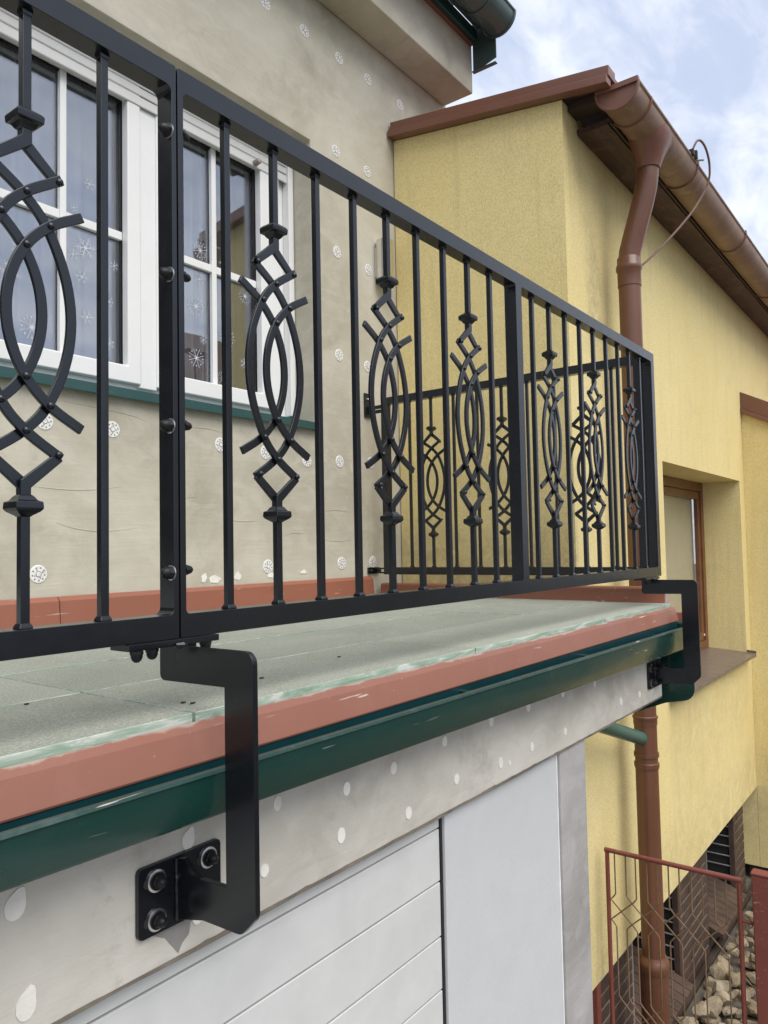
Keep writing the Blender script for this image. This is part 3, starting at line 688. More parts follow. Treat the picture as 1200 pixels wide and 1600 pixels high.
# box gutter
wpart('drip_apron', MB().box(-6, 2.66, -0.0475, -0.0460, -0.243, -0.2045), 'apron', ga)
gt = lambda x: -0.2062 - 0.0072*(x+0.35); gb = lambda x: -0.2715 - 0.0152*(x+0.35)
mb = MB(); st = [-6, -3, -1, 0.5, 1.6, 2.672]
sweep_x(mb, lambda x: [(-0.0985, gt(x)), (-0.0985, gb(x)+0.006), (-0.0940, gb(x)), (-0.0120, gb(x)), (-0.0120, gt(x)+0.02), (-0.0135, gt(x)+0.02), (-0.0135, gb(x)+0.0015), (-0.0935, gb(x)+0.0015), (-0.0970, gb(x)+0.007), (-0.0970, gt(x))], st)
gu = wpart('gutter', mb, 'green', ga, 0, 45)
mb = MB(); sweep_x(mb, lambda x: [(-0.1020, gt(x)+0.001), (-0.1010, gt(x)+0.0065), (-0.0930, gt(x)+0.0080), (-0.0870, gt(x)+0.0030), (-0.0890, gt(x)-0.0015), (-0.0992, gt(x)-0.001)], st)
rel(link('gutter_lip', mb.mesh('gutter_lip', 0, 2, 60), None, 'greenlip'), gu)
for x in (-1.7, -0.9, 0.83, 1.6, 2.3):
    mb = MB().box(x-0.012, x+0.012, -0.092, -0.014, gt(x)-0.004, gt(x)-0.001)
    rel(link('gutter_strap', mb.mesh('gutter_strap', 0, 2, 0), None, 'green'), gu)
# green end plate and side fascia
pts = fillet_poly([(-0.108, -0.215), (-0.108, -0.545), (0.02, -0.572), (0.183, -0.640), (0.50, -0.79), (0.50, -0.215)], [0.004, 0.055, 0, 0, 0, 0])
wpart('end_plate', MB().prism(pts, YZ, 2.674, 2.682), 'green', ga, 0.001)
wpart('side_flashing', MB().box(2.684, 2.716, -0.122, 1.58, -0.206, -0.166), 'red', ga, 0.003)
wpart('side_apron', MB().box(2.684, 2.702, -0.116, 1.58, -0.26, -0.208), 'spout', ga, 0.002)
wpart('side_beam', MB().box(2.40, 2.672, 0.301, 1.6, -0.52, -0.2), 'pier', ga)
# upstand along the yellow house
mb = MB().prism([(2.648, -0.128), (2.655, -0.062), (2.664, -0.055), (2.700, -0.052), (2.716, -0.060), (2.716, -0.164), (2.69, -0.164), (2.672, -0.135)], lambda a, b, t: (a, t, b), 0.000, 1.604)
wpart('upstand', mb, 'reddark', ga, 0.0015)
mb = MB().prism([(2.655, -0.060), (2.714, -0.060), (2.728, -0.160), (2.650, -0.134)], XZ, -0.004, -0.001)
wpart('upstand_end', mb, 'red', ga, 0)
# front below the beam
DX = 0.849
zj = [-0.545, -0.592, -0.729, -0.870, -1.004, -1.14, -1.275, -1.41, -1.545, -1.68, -1.82, -1.955, -2.09, -2.225, -2.36, -2.5, -2.64, -2.78, -2.92, -3.01]
door = wpart('garage_door', MB().box(-2.4, DX, 0.092, 0.10, -3.01, -0.537), 'door', ga)
zj = [0.145 + (z-0.145)*0.985 for z in zj]
for a, b in zip(zj, zj[1:]):
    mb = MB().box(-2.39, DX, 0.045, 0.091, b+0.0020, a-0.0020)
    rel(link('door_panel', mb.mesh('door_panel', 0.0022, 2), None, 'door'), door)
mb = MB().box(DX+0.010, 1.540, 0.033, 0.09, -3.01, -0.537)
wpart('door_gap_shade', MB().box(DX+0.001, DX+0.0095, 0.042, 0.09, -3.01, -0.5375), 'gasket', ga)  # black strip standing in for the shade in the gap beside the door
pnl = wpart('foam_board', mb, 'foam', ga, 0.003)
rel(link('board_edge', MB().box(1.5405, 1.546, 0.0315, 0.09, -3.01, -0.537).mesh('board_edge', 0.001), None, 'foamedge'), pnl)
mb = MB().box(1.547, 1.758, 0.021, 0.30, -3.01, -0.5365)
wpart('pier', mb, 'pier', ga, 0.006, 30)
wpart('side_wall', MB().box(1.60, 1.752, 0.305, 1.6, -3.01, -0.54), 'pier', ga)
wpart('door_void', MB().box(-2.5, 1.5, 0.105, 0.30, -3.01, -0.56), 'void', ga)
# filler patches over the board anchors, stain under the bracket plate
rnd = random.Random(11)
for (x, z, r, tail) in ((-0.273, -0.346, 0.0195, 1), (0.026, -0.348, 0.0165, 1), (0.24, -0.345, 0.0135, 0), (0.448, -0.371, 0.0145, 0), (0.428, -0.464, 0.0155, 0), (0.204, -0.46, 0.0135, 0), (0.618, -0.368, 0.0155, 0), (0.675, -0.487, 0.0155, 0), (0.84, -0.353, 0.0145, 0), (0.894, -0.462, 0.0155, 0), (1.085, -0.348, 0.0155, 0), (1.134, -0.477, 0.0155, 0), (1.317, -0.349, 0.016, 1), (1.573, -0.35, 0.014, 0), (1.335, -0.475, 0.014, 0), (1.188, -0.49, 0.008, 0), (2.11, -0.469, 0.016, 0), (2.326, -0.477, 0.016, 0), (-0.257, -0.489, 0.0185, 1), (0.045, -0.485, 0.013, 0), (1.583, -0.478, 0.013, 0), (1.85, -0.36, 0.013, 0), (-0.62, -0.35, 0.017, 1), (-0.6, -0.47, 0.018, 0)):
    pts = []
    sq = rnd.uniform(1.0, 1.25)
    for k in range(26):
        a = k*2*math.pi/26; rr = r*0.86*rnd.uniform(0.97, 1.03)
        if tail: rr *= 1 + 0.5*max(0.0, math.cos(a-1.05))**10
        pts.append((x + rr*math.cos(a)*0.92, z + rr*sq*math.sin(a)))
    wpart('filler_patch', MB().prism(pts, XZ, 0.0152, 0.018), 'patch', ga, 0, 60)
pts = [(-0.052, -0.476), (0.052, -0.460), (0.040, -0.482), (0.030, -0.487), (0.026, -0.505), (0.012, -0.514), (0.004, -0.527), (-0.004, -0.516), (-0.012, -0.506), (-0.022, -0.492), (-0.040, -0.482)]
wpart('damp_stain', MB().prism(pts, XZ, 0.0158, 0.018), 'stain', ga, 0, 0)
mb = MB().tube([(2.60, 0.40, -0.66), (2.72, 0.365, -0.715), (2.80, 0.365, -0.742), (3.38, 0.378, -0.925)], 0.036, 16)
wpart('drain_spout', mb, 'spout', ga)

# ================================================================== RAILING
T = 0.04
STRAP_W, STRAP_T = 0.0155, 0.0074
def strap(pts, y0, y1):
    P = catmull([(p[0], p[1]) for p in pts], 6) if len(pts) > 3 else [Vector(p) for p in pts]
    L, Rr = [], []
    for i, p in enumerate(P):
        d = (P[min(i+1, len(P)-1)] - P[max(i-1, 0)]).normalized(); nrm = Vector((-d.y, d.x))
        k = 1.0
        if 0 < i < len(P)-1:
            d1 = (P[i]-P[i-1]).normalized(); k = 1/max(0.5, Vector((-d1.y, d1.x)).dot(nrm))
        L.append(p + nrm*STRAP_W/2*k); Rr.append(p - nrm*STRAP_W/2*k)
    rings = [[(l.x, y0, l.y), (r.x, y0, r.y), (r.x, y1, r.y), (l.x, y1, l.y)] for l, r in zip(L, Rr)]
    return MB().loft(rings).mesh('strap', 0.0013, 2)
YC = 0.020
FR = (YC-STRAP_T-0.0004, YC-0.0004); BK = (YC+0.0004, YC+STRAP_T+0.0004)
ZC = 0.505
arcA = [(0.055, 0.211+ZC+0.004), (0.0, 0.178+ZC), (-0.037, 0.137+ZC), (-0.066, 0.07+ZC), (-0.076, ZC), (-0.066, -0.07+ZC), (-0.037, -0.137+ZC), (0.0, -0.178+ZC), (0.055, -0.215+ZC)]
arcB = [(0.089, 0.166+ZC+0.002), (0.037, 0.137+ZC), (0.0, 0.098+ZC), (-0.022, 0.05+ZC), (-0.029, ZC), (-0.022, -0.05+ZC), (0.0, -0.098+ZC), (0.037, -0.137+ZC), (0.089, -0.168+ZC)]
mir = lambda pts: [(-a, b) for a, b in pts]
me_strap = [strap(arcA, *FR), strap(arcB, *FR), strap(mir(arcA), *BK), strap(mir(arcB), *BK)]
def fork(sgn, up, y0, y1):
    k = 1 if up else -1
    return strap([(0, ZC+k*0.285), (0, ZC+k*0.256), (sgn*0.052, ZC+k*0.2125)], y0, y1)
me_fork = [fork(-1, True, *FR), fork(1, True, *BK), fork(-1, False, *BK), fork(1, False, *FR)]
mb = MB()
for zc in (ZC+0.289, ZC-0.289):
    pass
def collar_mesh():
    return MB().sqlathe([(-0.0165, 0.0085), (-0.0135, 0.0115), (-0.0075, 0.0150), (-0.0060, 0.0200), (0.0045, 0.0208), (0.0085, 0.0175), (0.0140, 0.0095), (0.0160, 0.0078)], 0, 0).mesh('collar', 0.0016, 2)
me_collar = collar_mesh()
me_rivet = MB().lathe([(0, 0.0058), (-0.0018, 0.0056), (-0.0036, 0.0042), (-0.0046, 0.0020), (-0.0049, 0)], (0, 0, 0), (0, 1, 0), 12).mesh('rivet', 0, 2, 80)
RIV = [(0, 0.178), (-0.037, 0.137), (0.037, 0.137), (0, 0.098), (0.0505, 0.210), (-0.0505, 0.210)]
RIV = RIV + [(a, -b) for a, b in RIV]
def weld(mb, z, s):
    k = 1.0 if s > 0 else 0.84
    mb.sqlathe([(z, 0.0104*k), (z+s*0.003, 0.0098*k), (z+s*0.008, 0.0073)], 0, YC)
mb = MB().box(-0.0068, 0.0068, YC-0.0068, YC+0.0068, T, 1-T); weld(mb, T, 1); weld(mb, 1-T, -1)
me_plain = mb.mesh('baluster', 0.0009, 2)
mb = MB().box(-0.0068, 0.0068, YC-0.0068, YC+0.0068, T, ZC-0.285); weld(mb, T, 1)
me_orn = mb.mesh('ornate_baluster', 0.0009, 2)
mb = MB().box(-0.0068, 0.0068, YC-0.0068, YC+0.0068, ZC+0.285, 1-T); weld(mb, 1-T, -1)
me_top = mb.mesh('upper_bar', 0.0009, 2)
def plain(parent, x):
    return link('baluster', me_plain, parent, 'black', loc=(x, 0, 0))
def ornate(parent, x):
    o = link('ornate_baluster', me_orn, parent, 'black', loc=(x, 0, 0))
    link('upper_bar', me_top, o, 'black')
    for m_ in me_fork: link('fork_strap', m_, o, 'black')
    for m_ in me_strap: link('strap', m_, o, 'black')
    for z in (ZC+0.288, ZC-0.288): link('collar', me_collar, o, 'black', loc=(0, YC, z), rot=(math.pi if z < ZC else 0, 0, 0))
    for i, (a, b) in enumerate(RIV):
        front = True
        link('rivet', me_rivet, o, 'black', loc=(a, FR[0], ZC+b))
    return o
def frame_mesh(outer, holes):
    return MB().holed(outer, holes, XZ, 0.0, T).mesh('frame', 0.0022, 3)
def cap_nut(mb, o, ax, r=0.0105, hexr=0.0125):
    o = Vector(o); mb.lathe([(0, hexr), (0.005, hexr), (0.0062, hexr*0.9)], o, ax, 6)
    mb.lathe([(0.0055, r), (0.010, r*0.98), (0.0145, r*0.8), (0.0178, r*0.45), (0.0188, 0)], o, ax, 14)
    return mb
PITCH = 0.1277
# right-hand (main) panel: two bays with a post between
p1 = thing('iron_railing', 'long black iron front railing with two bays of balusters reaching the outer corner', 'railing', (0, 0, 0))
link('frame', frame_mesh(rrect(0.0016, 2.622, 0, 1, 0.0035, 3), [rrect(0.0135, 1.280, T, 1-T, 0.008, 4), rrect(1.319, 2.583, T, 1-T, 0.008, 4)]), p1, 'black')
k1 = 'POPPOPPOP'
for i, ch in enumerate(k1): (ornate if ch == 'O' else plain)(p1, 0.126 + 0.1276*i)
for i, ch in enumerate(k1): (ornate if ch == 'O' else plain)(p1, 1.4275 + 0.1308*i)
me_bolt = cap_nut(MB(), (0.0137, 0.0075, 0.004), (1, 0, 0), 0.008, 0.010).mesh('bolt_head', 0, 2, 30)
for z in (0.881, 0.626, 0.362, 0.111): link('bolt_head', me_bolt, p1, 'nut', loc=(0, 0, z))
# left-hand panel, running out of the picture
p0 = thing('iron_railing', 'black iron front railing in the left foreground, four cap nuts on its end post', 'railing', (0, 0, 0))
link('frame', frame_mesh(rrect(-1.393, -0.0016, 0, 1, 0.0035, 3), [rrect(-1.381, -0.0115, T, 1-T, 0.012, 4)]), p0, 'black')
for i, ch in enumerate('POPPOPPOP'): (ornate if ch == 'O' else plain)(p0, -0.133 - 0.1280*i)
for z in (0.881, 0.626, 0.362, 0.111):
    mb = cap_nut(MB(), (-0.0135, 0.0075, z), (-1, 0, 0))
    nu = link('cap_nut', mb.mesh('cap_nut', 0, 2, 30), p0, 'nut')
    mb = MB().lathe([(0, 0.0130), (0.0014, 0.0130), (0.0016, 0.0126)], (-0.0118, 0.0075, z), (-1, 0, 0), 20)
    link('washer', mb.mesh('washer', 0, 2, 30), nu, 'zinc')
# side panel along the yellow house, built in its own axes (local x runs into the house)
ps = thing('iron_railing', 'black iron side railing behind, running from the outer corner to the grey wall', 'railing', (2.6205, 0.0415, 0))
ps.rotation_euler = (0, 0, math.pi/2)
link('frame', frame_mesh(rrect(0.0, 1.482, 0, 1, 0.0035, 3), [rrect(0.04, 1.442, T, 1-T, 0.008, 4)]), ps, 'black')
me_strap_b = me_strap
for i, ch in enumerate('POPPOPPOP'): (ornate if ch == 'O' else plain)(ps, 0.148 + 0.1438*i)
# wall fixings of the side panel
mb = MB().box(1.482, 1.560, 0.0, 0.005, 0.950, 0.972).box(1.482, 1.560, 0.0, 0.005, 0.925, 0.946).box(1.478, 1.49, 0.0, 0.005, 0.925, 0.972).box(1.56, 1.585, -0.0005, 0.0055, 0.925, 0.972)
mb.box(1.5855, 1.5965, -0.012, 0.05, 0.905, 1.045)
fx = link('wall_fixing', mb.mesh('wall_fixing', 0.001), ps, 'black')
link('screw', cap_nut(MB(), (1.585, 0.02, 1.01), (-1, 0, 0), 0.009, 0.011).mesh('screw', 0, 2, 30), fx, 'zinc')
mb = MB().box(1.482, 1.53, 0.0, 0.005, 0.004, 0.013).box(1.482, 1.53, 0.0, 0.005, 0.028, 0.037).box(1.53, 1.55, 0.0, 0.0055, 0.004, 0.037).box(1.545, 1.5855, 0.0, 0.005, 0.0045, 0.0365).box(1.5858, 1.5965, -0.055, 0.045, 0.002, 0.039)
fx = link('wall_fixing', mb.mesh('wall_fixing', 0.001), ps, 'black')
link('screw', cap_nut(MB(), (1.585, 0.03, 0.02), (-1, 0, 0), 0.008, 0.010).mesh('screw', 0, 2, 30), fx, 'nut')

# brackets
def bracket(loc, label):
    t = thing('railing_bracket', label, 'bracket', loc, 'brackets that carry the front railing')
    prof = fillet_poly([(0.050, -0.0125), (-0.183, -0.0115), (-0.183, -0.4150), (-0.150, -0.4480), (-0.060, -0.4500), (0.0065, -0.4660), (0.0065, -0.3660), (-0.010, -0.3630), (-0.052, -0.3860), (-0.1160, -0.3830), (-0.1160, -0.0715), (0.050, -0.0740)],
                       [0.002, 0.020, 0.022, 0.022, 0.01, 0, 0, 0.004, 0.012, 0, 0, 0.012])
    link('arm', MB().prism(prof, YZ, -0.005, 0.005).mesh('arm', 0.0009, 2), t, 'black')
    mb = MB().box(-0.100, 0.084, -0.001, 0.052, -0.0122, -0.0012)
    hp = link('head_plate', mb.mesh('head_plate', 0.0008), t, 'black')
    for x, y in ((-0.083, 0.004), (-0.048, 0.012), (0.030, 0.012), (0.062, 0.010)):
        link('cap_nut', cap_nut(MB(), (x, y, -0.0125), (0, 0, -1), 0.0095, 0.0108).mesh('cap_nut', 0, 2, 30), hp, 'nut')
    link('weld_bead', MB().tube([(-0.012, -0.003, -0.011), (0.0, -0.006, -0.0125), (0.010, -0.002, -0.012)], [0.004, 0.007, 0.004], 8).mesh('weld_bead'), hp, 'black')
    out = fillet_poly([(-0.079, -0.362), (0.090, -0.362), (0.090, -0.474), (-0.079, -0.474)], [0.008]*4, 2)
    wp = link('wall_plate', MB().prism(out, XZ, 0.0072, 0.0165).mesh('wall_plate', 0.0008), t, 'black')
    # slots, washers and nuts
    for (x, z) in ((-0.046, -0.388), (-0.046, -0.450), (0.061, -0.386), (0.061, -0.448)):
        sl = MB().prism(rrect(x-0.024, x+0.012, z-0.0085, z+0.0085, 0.0084, 5), XZ, 0.0067, 0.0074)
        link('slot', sl.mesh('slot', 0, 2, 0), wp, 'void')
        link('washer', MB().lathe([(0, 0.0178), (0.0028, 0.0178), (0.0031, 0.0170)], (x, 0.0066, z), (0, -1, 0), 26).mesh('washer', 0, 2, 30), wp, 'zinc')
        link('cap_nut', MB().lathe([(0.002, 0.0142), (0.004, 0.0142)], (x, 0.0052, z), (0, -1, 0), 22).mesh('cap_nut', 0, 2, 30), wp, 'nut')
        link('cap_nut', cap_nut(MB(), (x, 0.0022, z), (0, -1, 0), 0.0098, 0.0118).mesh('cap_nut', 0, 2, 30), wp, 'nut')
    rb = random.Random(5)
    for sx in (-1, 1):
        P = [(sx*0.0062, 0.0052 + rb.uniform(-0.0008, 0.0008), -0.366 - 0.1*k/20) for k in range(21)]
        link('weld_bead', MB().tube(P, [0.0040 + rb.uniform(-0.0011, 0.0011) for _ in P], 8).mesh('weld_bead'), t, 'black')
    return t
bracket((0, 0, 0), 'black steel railing bracket in the foreground with three silver washers on its wall plate')
bracket((2.505, 0, 0), 'black steel railing bracket below the far outer corner of the railing')

# ================================================================== YELLOW HOUSE
XY0, YF = 2.91, 0.52
yh = thing('yellow_house', 'yellow rendered neighbouring house with brown gutter, downpipe and wooden window', 'house', (XY0, YF, -3.0))
ztop = lambda y: 2.580 + 0.1455*(y-0.25) - 0.10
mb = MB().holed(rect(XY0+0.30, 12.0, -2.120, 2.475), [rect(4.42, 6.712, -0.865, 0.705)], XZ, YF, YF+0.35)
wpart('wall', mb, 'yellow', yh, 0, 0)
mb = MB().prism([(YF, -2.12), (YF, ztop(YF)), (1.632, ztop(1.632)), (1.632, -2.12)], YZ, XY0, XY0+0.30)
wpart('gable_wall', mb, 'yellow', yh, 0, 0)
# verge sheet on the gable edge
vt = lambda y: 2.580 + 0.1455*(y-0.25)
mb = MB().prism([(0.245, vt(0.245)-0.056), (0.245, vt(0.245)), (1.625, vt(1.625)), (1.625, vt(1.625)-0.056)], YZ, 2.865, 2.960)
wpart('verge_flashing', mb, 'brown', yh, 0.004)
mb = MB().prism([(0.252, vt(0.252)-0.098), (0.252, vt(0.252)-0.0565), (1.632, vt(1.632)-0.0565), (1.632, vt(1.632)-0.098)], YZ, 2.846, 2.908)
wpart('verge_drip', mb, 'brown', yh, 0.002)
mb = MB().prism([(0.26, vt(0.26)-0.06), (0.26, vt(0.26)-0.006), (1.62, vt(1.62)-0.006), (1.62, vt(1.62)-0.06)], YZ, 2.962, 12.0)
mb.prism([(1.63, vt(1.63)-0.06), (1.63, vt(1.63)-0.006), (5, vt(5)-0.006), (5, vt(5)-0.06)], YZ, 3.60, 12.0)
wpart('roof', mb, 'brown', yh)
# boarded soffit
mb = MB().box(3.10, 12.0, 0.335, YF-0.002, 2.418, 2.44)
sof = wpart('soffit', mb, 'wood', yh, 0.003)
for (x0, x1) in ((3.10, 4.02), (4.023, 5.95), (5.953, 8.2), (8.203, 12.0)):
    rel(link('soffit_board', MB().box(x0, x1, 0.34, YF-0.004, 2.404, 2.4175).mesh('soffit_board', 0.002), None, 'wood'), sof)
wpart('rafter_box', MB().box(3.10, 12.0, 0.32, 0.334, 2.405, 2.535), 'plinth', yh, 0.002)
wpart('rafter_end', MB().box(2.98, 3.098, 0.36, YF-0.003, 2.485, 2.53), 'plinth', yh)
# half round gutter
CY, CZ, GR = 0.228, 2.478, 0.106
gx = 2.935
gut = wpart('gutter', half_gutter(MB(), gx, 12.0, CY, CZ, GR, 16), 'gutter', yh)
mb = MB(); end_cap(mb, gx-0.004, CY, CZ, GR, 16, 0.020); rel(link('gutter_end_cap', mb.mesh('gutter_end_cap'), None, 'brown'), gut)
for x in (3.13, 4.02, 5.35, 6.75, 8.1, 9.5):
    mb = MB().tube([(x, CY + (GR+0.004)*math.cos(math.pi*0.97 + math.pi*1.03*k/16), CZ + (GR+0.004)*math.sin(math.pi*0.97 + math.pi*1.03*k/16)) for k in range(17)], 0.0065, 6)
    if x > 3.5: mb.box(x-0.012, x+0.012, CY-GR-0.012, CY-GR+0.004, CZ-0.004, CZ+0.022)
    rel(link('gutter_hook', mb.mesh('gutter_hook'), None, 'brown'), gut)
# downpipe
PX = 3.45
def ell(cx, cy, z, rx, ry, n=20): return [(cx + rx*math.cos(2*math.pi*k/n), cy + ry*math.sin(2*math.pi*k/n), z) for k in range(n)]
pr = 0.0615
mb = MB().loft([ell(3.44, CY, 2.462, 0.215, GR+0.005), ell(3.44, CY, 2.42, 0.200, GR+0.0035), ell(3.445, CY+0.004, 2.375, 0.150, 0.092), ell(3.447, CY+0.008, 2.33, 0.105, 0.080), ell(3.45, CY+0.014, 2.295, 0.078, 0.073), ell(3.45, CY+0.019, 2.262, 0.068, 0.068)])
fun = mb.mesh('outlet_funnel')
dp = wpart('downpipe', MB().tube([(PX, CY+0.020, 2.29), (PX, CY+0.023, 2.23), (PX, CY+0.034, 2.16), (PX, 0.283, 2.08), (PX, 0.340, 1.90), (PX, 0.364, 1.82), (PX, 0.373, 1.76), (PX, 0.374, 1.70), (PX, 0.374, 0.5), (PX, 0.374, -1.0), (PX, 0.374, -2.14)], pr, 24), 'pipe', yh)
rel(link('outlet_funnel', fun, None, 'brown'), dp)
def collar(z0, prof):
    return rel(link('pipe_collar', MB().lathe([(d, r) for d, r in prof], (PX, 0.374, z0), (0, 0, 1), 24).mesh('pipe_collar'), None, 'pipe'), dp)
collar(1.615, [(0, pr+0.001), (0.0, pr+0.004), (0.085, pr+0.004), (0.095, pr+0.010), (0.110, pr+0.012), (0.125, pr+0.009), (0.132, pr+0.004), (0.165, pr+0.004), (0.170, pr+0.001)])
collar(-0.86, [(0, pr+0.001), (0, pr+0.003), (0.030, pr+0.003), (0.036, pr+0.007), (0.046, pr+0.007), (0.05, pr+0.002)])
collar(-1.10, [(0, pr+0.001), (0, pr+0.003), (0.012, pr+0.006), (0.03, pr+0.006), (0.034, pr+0.001)])
collar(-2.19, [(0, pr+0.012), (0, pr+0.019), (0.025, pr+0.023), (0.05, pr+0.021), (0.06, pr+0.012), (0.08, pr+0.004)])
mb = MB().tube([(PX, 0.374, -2.15), (PX, 0.374, -3.05)], pr+0.013, 24)
rel(link('lower_pipe', mb.mesh('lower_pipe'), None, 'pipe'), dp)
for z in (-1.035,):
    mb = MB().lathe([(0, pr+0.0035), (0.0, pr+0.006), (0.022, pr+0.006), (0.022, pr+0.0035)], (PX, 0.374, z), (0, 0, 1), 24).box(PX+pr, PX+pr+0.03, 0.366, 0.380, z, z+0.022)
    rel(link('pipe_clamp', mb.mesh('pipe_clamp', 0, 2, 30), None, 'pipe'), dp)
# brown window
mb = MB().holed(rect(4.42, 6.712, -0.850, 0.704), [rect(4.50, 6.632, -0.765, 0.622)], XZ, 0.845, 0.90)
bw = wpart('window', mb, 'frame', yh, 0.004)
mb = MB().holed(rect(4.502, 6.63, -0.763, 0.620), [rect(4.575, 6.560, -0.690, 0.548)], XZ, 0.858, 0.895)
rel(link('sash', mb.mesh('sash', 0.006), None, 'frame'), bw)
rel(link('pane', MB().box(4.570, 6.565, 0.878, 0.884, -0.695, 0.553).mesh('pane', 0, 2, 0), None, 'glass2'), bw)
rel(link('blind', MB().box(4.50, 6.62, 0.925, 0.93, -0.72, 0.56).mesh('blind', 0, 2, 0), None, 'blind'), bw)
rel(link('catch', MB().lathe([(0, 0.012), (0.006, 0.012), (0.008, 0.0)], (6.61, 0.857, -0.715), (0, -1, 0), 12).mesh('catch'), None, 'white'), bw)
rel(link('room_wall', MB().box(4.3, 6.9, 1.10, 1.14, -0.95, 0.8).mesh('room_wall', 0, 2, 0), None, 'room'), bw)
mb = MB().prism([(0.440, -0.898), (0.440, -0.868), (0.846, -0.838), (0.846, -0.85), (0.452, -0.878), (0.452, -0.898)], YZ, 4.36, 6.712)
mb.prism([(0.440, -0.874), (0.440, -0.850), (0.846, -0.808), (0.846, -0.838)], YZ, 6.7125, 6.720)
rel(link('sill', mb.mesh('sill', 0.0015), None, 'brownsill'), bw)
# projecting wing at the right
wz = lambda y: 1.555 + 0.53*(y-0.51)
mb = MB().prism([(YF-0.001, -2.845), (YF-0.001, wz(YF)-0.17), (-1.6, wz(-1.6)-0.17), (-1.6, -2.845)], YZ, 6.90, 9.5)
wpart('wing', mb, 'yellow', yh, 0, 0)
wpart('wing_foot', MB().box(6.90, 9.5, YF+0.001, 1.3, -2.845, -2.124), 'yellow', yh, 0, 0)
wpart('wing_plinth', MB().box(6.935, 9.4, -1.57, 0.62, -3.05, -2.847), 'plinth', yh)
mb = MB().prism([(YF-0.002, wz(YF)-0.155), (YF-0.002, wz(YF)), (-1.65, wz(-1.65)), (-1.65, wz(-1.65)-0.155)], YZ, 6.872, 9.5)
wpart('wing_verge', mb, 'brown', yh, 0.004)
mb = MB().prism([(YF-0.003, wz(YF)-0.20), (YF-0.003, wz(YF)-0.157), (-1.65, wz(-1.65)-0.157), (-1.65, wz(-1.65)-0.20)], YZ, 6.855, 9.5)
wpart('verge_drip', mb, 'brown', yh, 0.003)
# plinth: recessed brown brick with deep grated openings
PY = 0.575
pbs = [wpart('plinth_pier', MB().box(a, b, PY+0.0045, 1.2, -3.05, -2.123), 'mortar', yh) for a, b in ((2.95, 3.70), (4.60, 5.30), (6.20, 6.555))]
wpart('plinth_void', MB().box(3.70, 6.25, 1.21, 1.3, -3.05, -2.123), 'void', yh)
brick = MB().box(0, 0.232, 0, 0.02, 0, 0.066).mesh('brick', 0.003, 1)
brick_h = MB().box(0, 0.112, 0, 0.02, 0, 0.066).mesh('brick', 0.003, 1)
for pb, bx0, bx1 in zip(pbs, (2.95, 4.60, 6.20), (3.72, 5.32, 6.56)):
    for r_ in range(12):
        z = -2.200 - 0.0765*r_
        x = bx0 + 0.004; i = 0
        while x + 0.1 < bx1:
            half = (i == 0 and r_ % 2 == 1) or x + 0.232 > bx1
            if half and x + 0.112 > bx1 + 0.01: break
            rel(link('brick', brick_h if half else brick, None, 'brick', loc=(x, PY + random.uniform(-0.002, 0.002), z)), pb)
            x += (0.112 if half else 0.232) + 0.010; i += 1
for (gx_, zb) in ((4.592, -2.96), (6.192, -2.66)):
    # jamb of slim bricks and a grate lying on the far cheek of each opening
    gz0 = -2.98
    mb = MB()
    for k in range(10): mb.tube([(gx_-0.03, 0.60, -2.20-0.082*k), (gx_-0.03, 1.15, -2.20-0.082*k)], 0.006, 6)
    for y in (0.60, 0.80, 1.0): mb.tube([(gx_-0.03, y, gz0), (gx_-0.03, y, -2.13)], 0.008, 6)
    wpart('grate', mb, 'grate', yh)
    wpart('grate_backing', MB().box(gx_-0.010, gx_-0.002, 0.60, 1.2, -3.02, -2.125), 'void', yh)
    wpart('opening_frame', MB().box(gx_-0.045, gx_-0.001, PY-0.012, 0.598, -3.0, -2.125), 'brick', yh, 0.003)
for (sx0, sx1) in ((5.33, 6.14), (3.73, 4.54)):
    n = 9
    for k in range(n):
        x = sx0 + (sx1-sx0)*k/n
        mb = MB().prism([(PY-0.10, -2.845), (PY-0.10, -2.805), (1.0, -2.62), (1.0, -2.66)], YZ, x+0.004, x+(sx1-sx0)/n-0.004)
        wpart('sill_brick', mb, 'brick', yh, 0.003)
wpart('plinth_ledge', MB().box(2.95, 6.9, PY-0.05, PY-0.001, -3.05, -2.955), 'plinth', yh, 0.01)

# lightning wire on the gutter and thin conduit by the downpipe
P = catmull([(3.90, 0.13, 2.49), (3.93, 0.09, 2.585), (4.00, 0.065, 2.565), (4.09, 0.065, 2.48), (4.11, 0.09, 2.37), (4.02, 0.175, 2.18), (3.80, 0.30, 1.93), (3.56, 0.372, 1.74)], 6)
tag(link('wire', MB().tube(P, 0.0068, 8).mesh('wire'), None, 'cable'), 'thin brown wire looping from the brown gutter down to the downpipe collar', 'wire')
cl = thing('wire_clamp', 'small metal clamp gripping the wire on the lip of the brown gutter', 'clamp', (3.9, 0.12, 2.49))
mb = MB().box(3.86, 3.90, 0.100, 0.125, 2.482, 2.512).box(3.93, 3.955, 0.098, 0.124, 2.482, 2.53)
rel(link('clamp_body', mb.mesh('clamp_body'), None, 'gasket'), cl)
rel(link('bolt', MB().tube([(3.965, 0.12, 2.485), (3.975, 0.07, 2.475)], 0.006, 6).mesh('bolt'), None, 'grate'), cl)
tag(link('conduit', MB().tube([(4.03, 0.508, -0.3), (4.03, 0.508, -1.12)], 0.0085, 8).mesh('conduit'), None, 'wiregrey'), 'thin grey conduit on the yellow wall beside the lower downpipe', 'conduit')

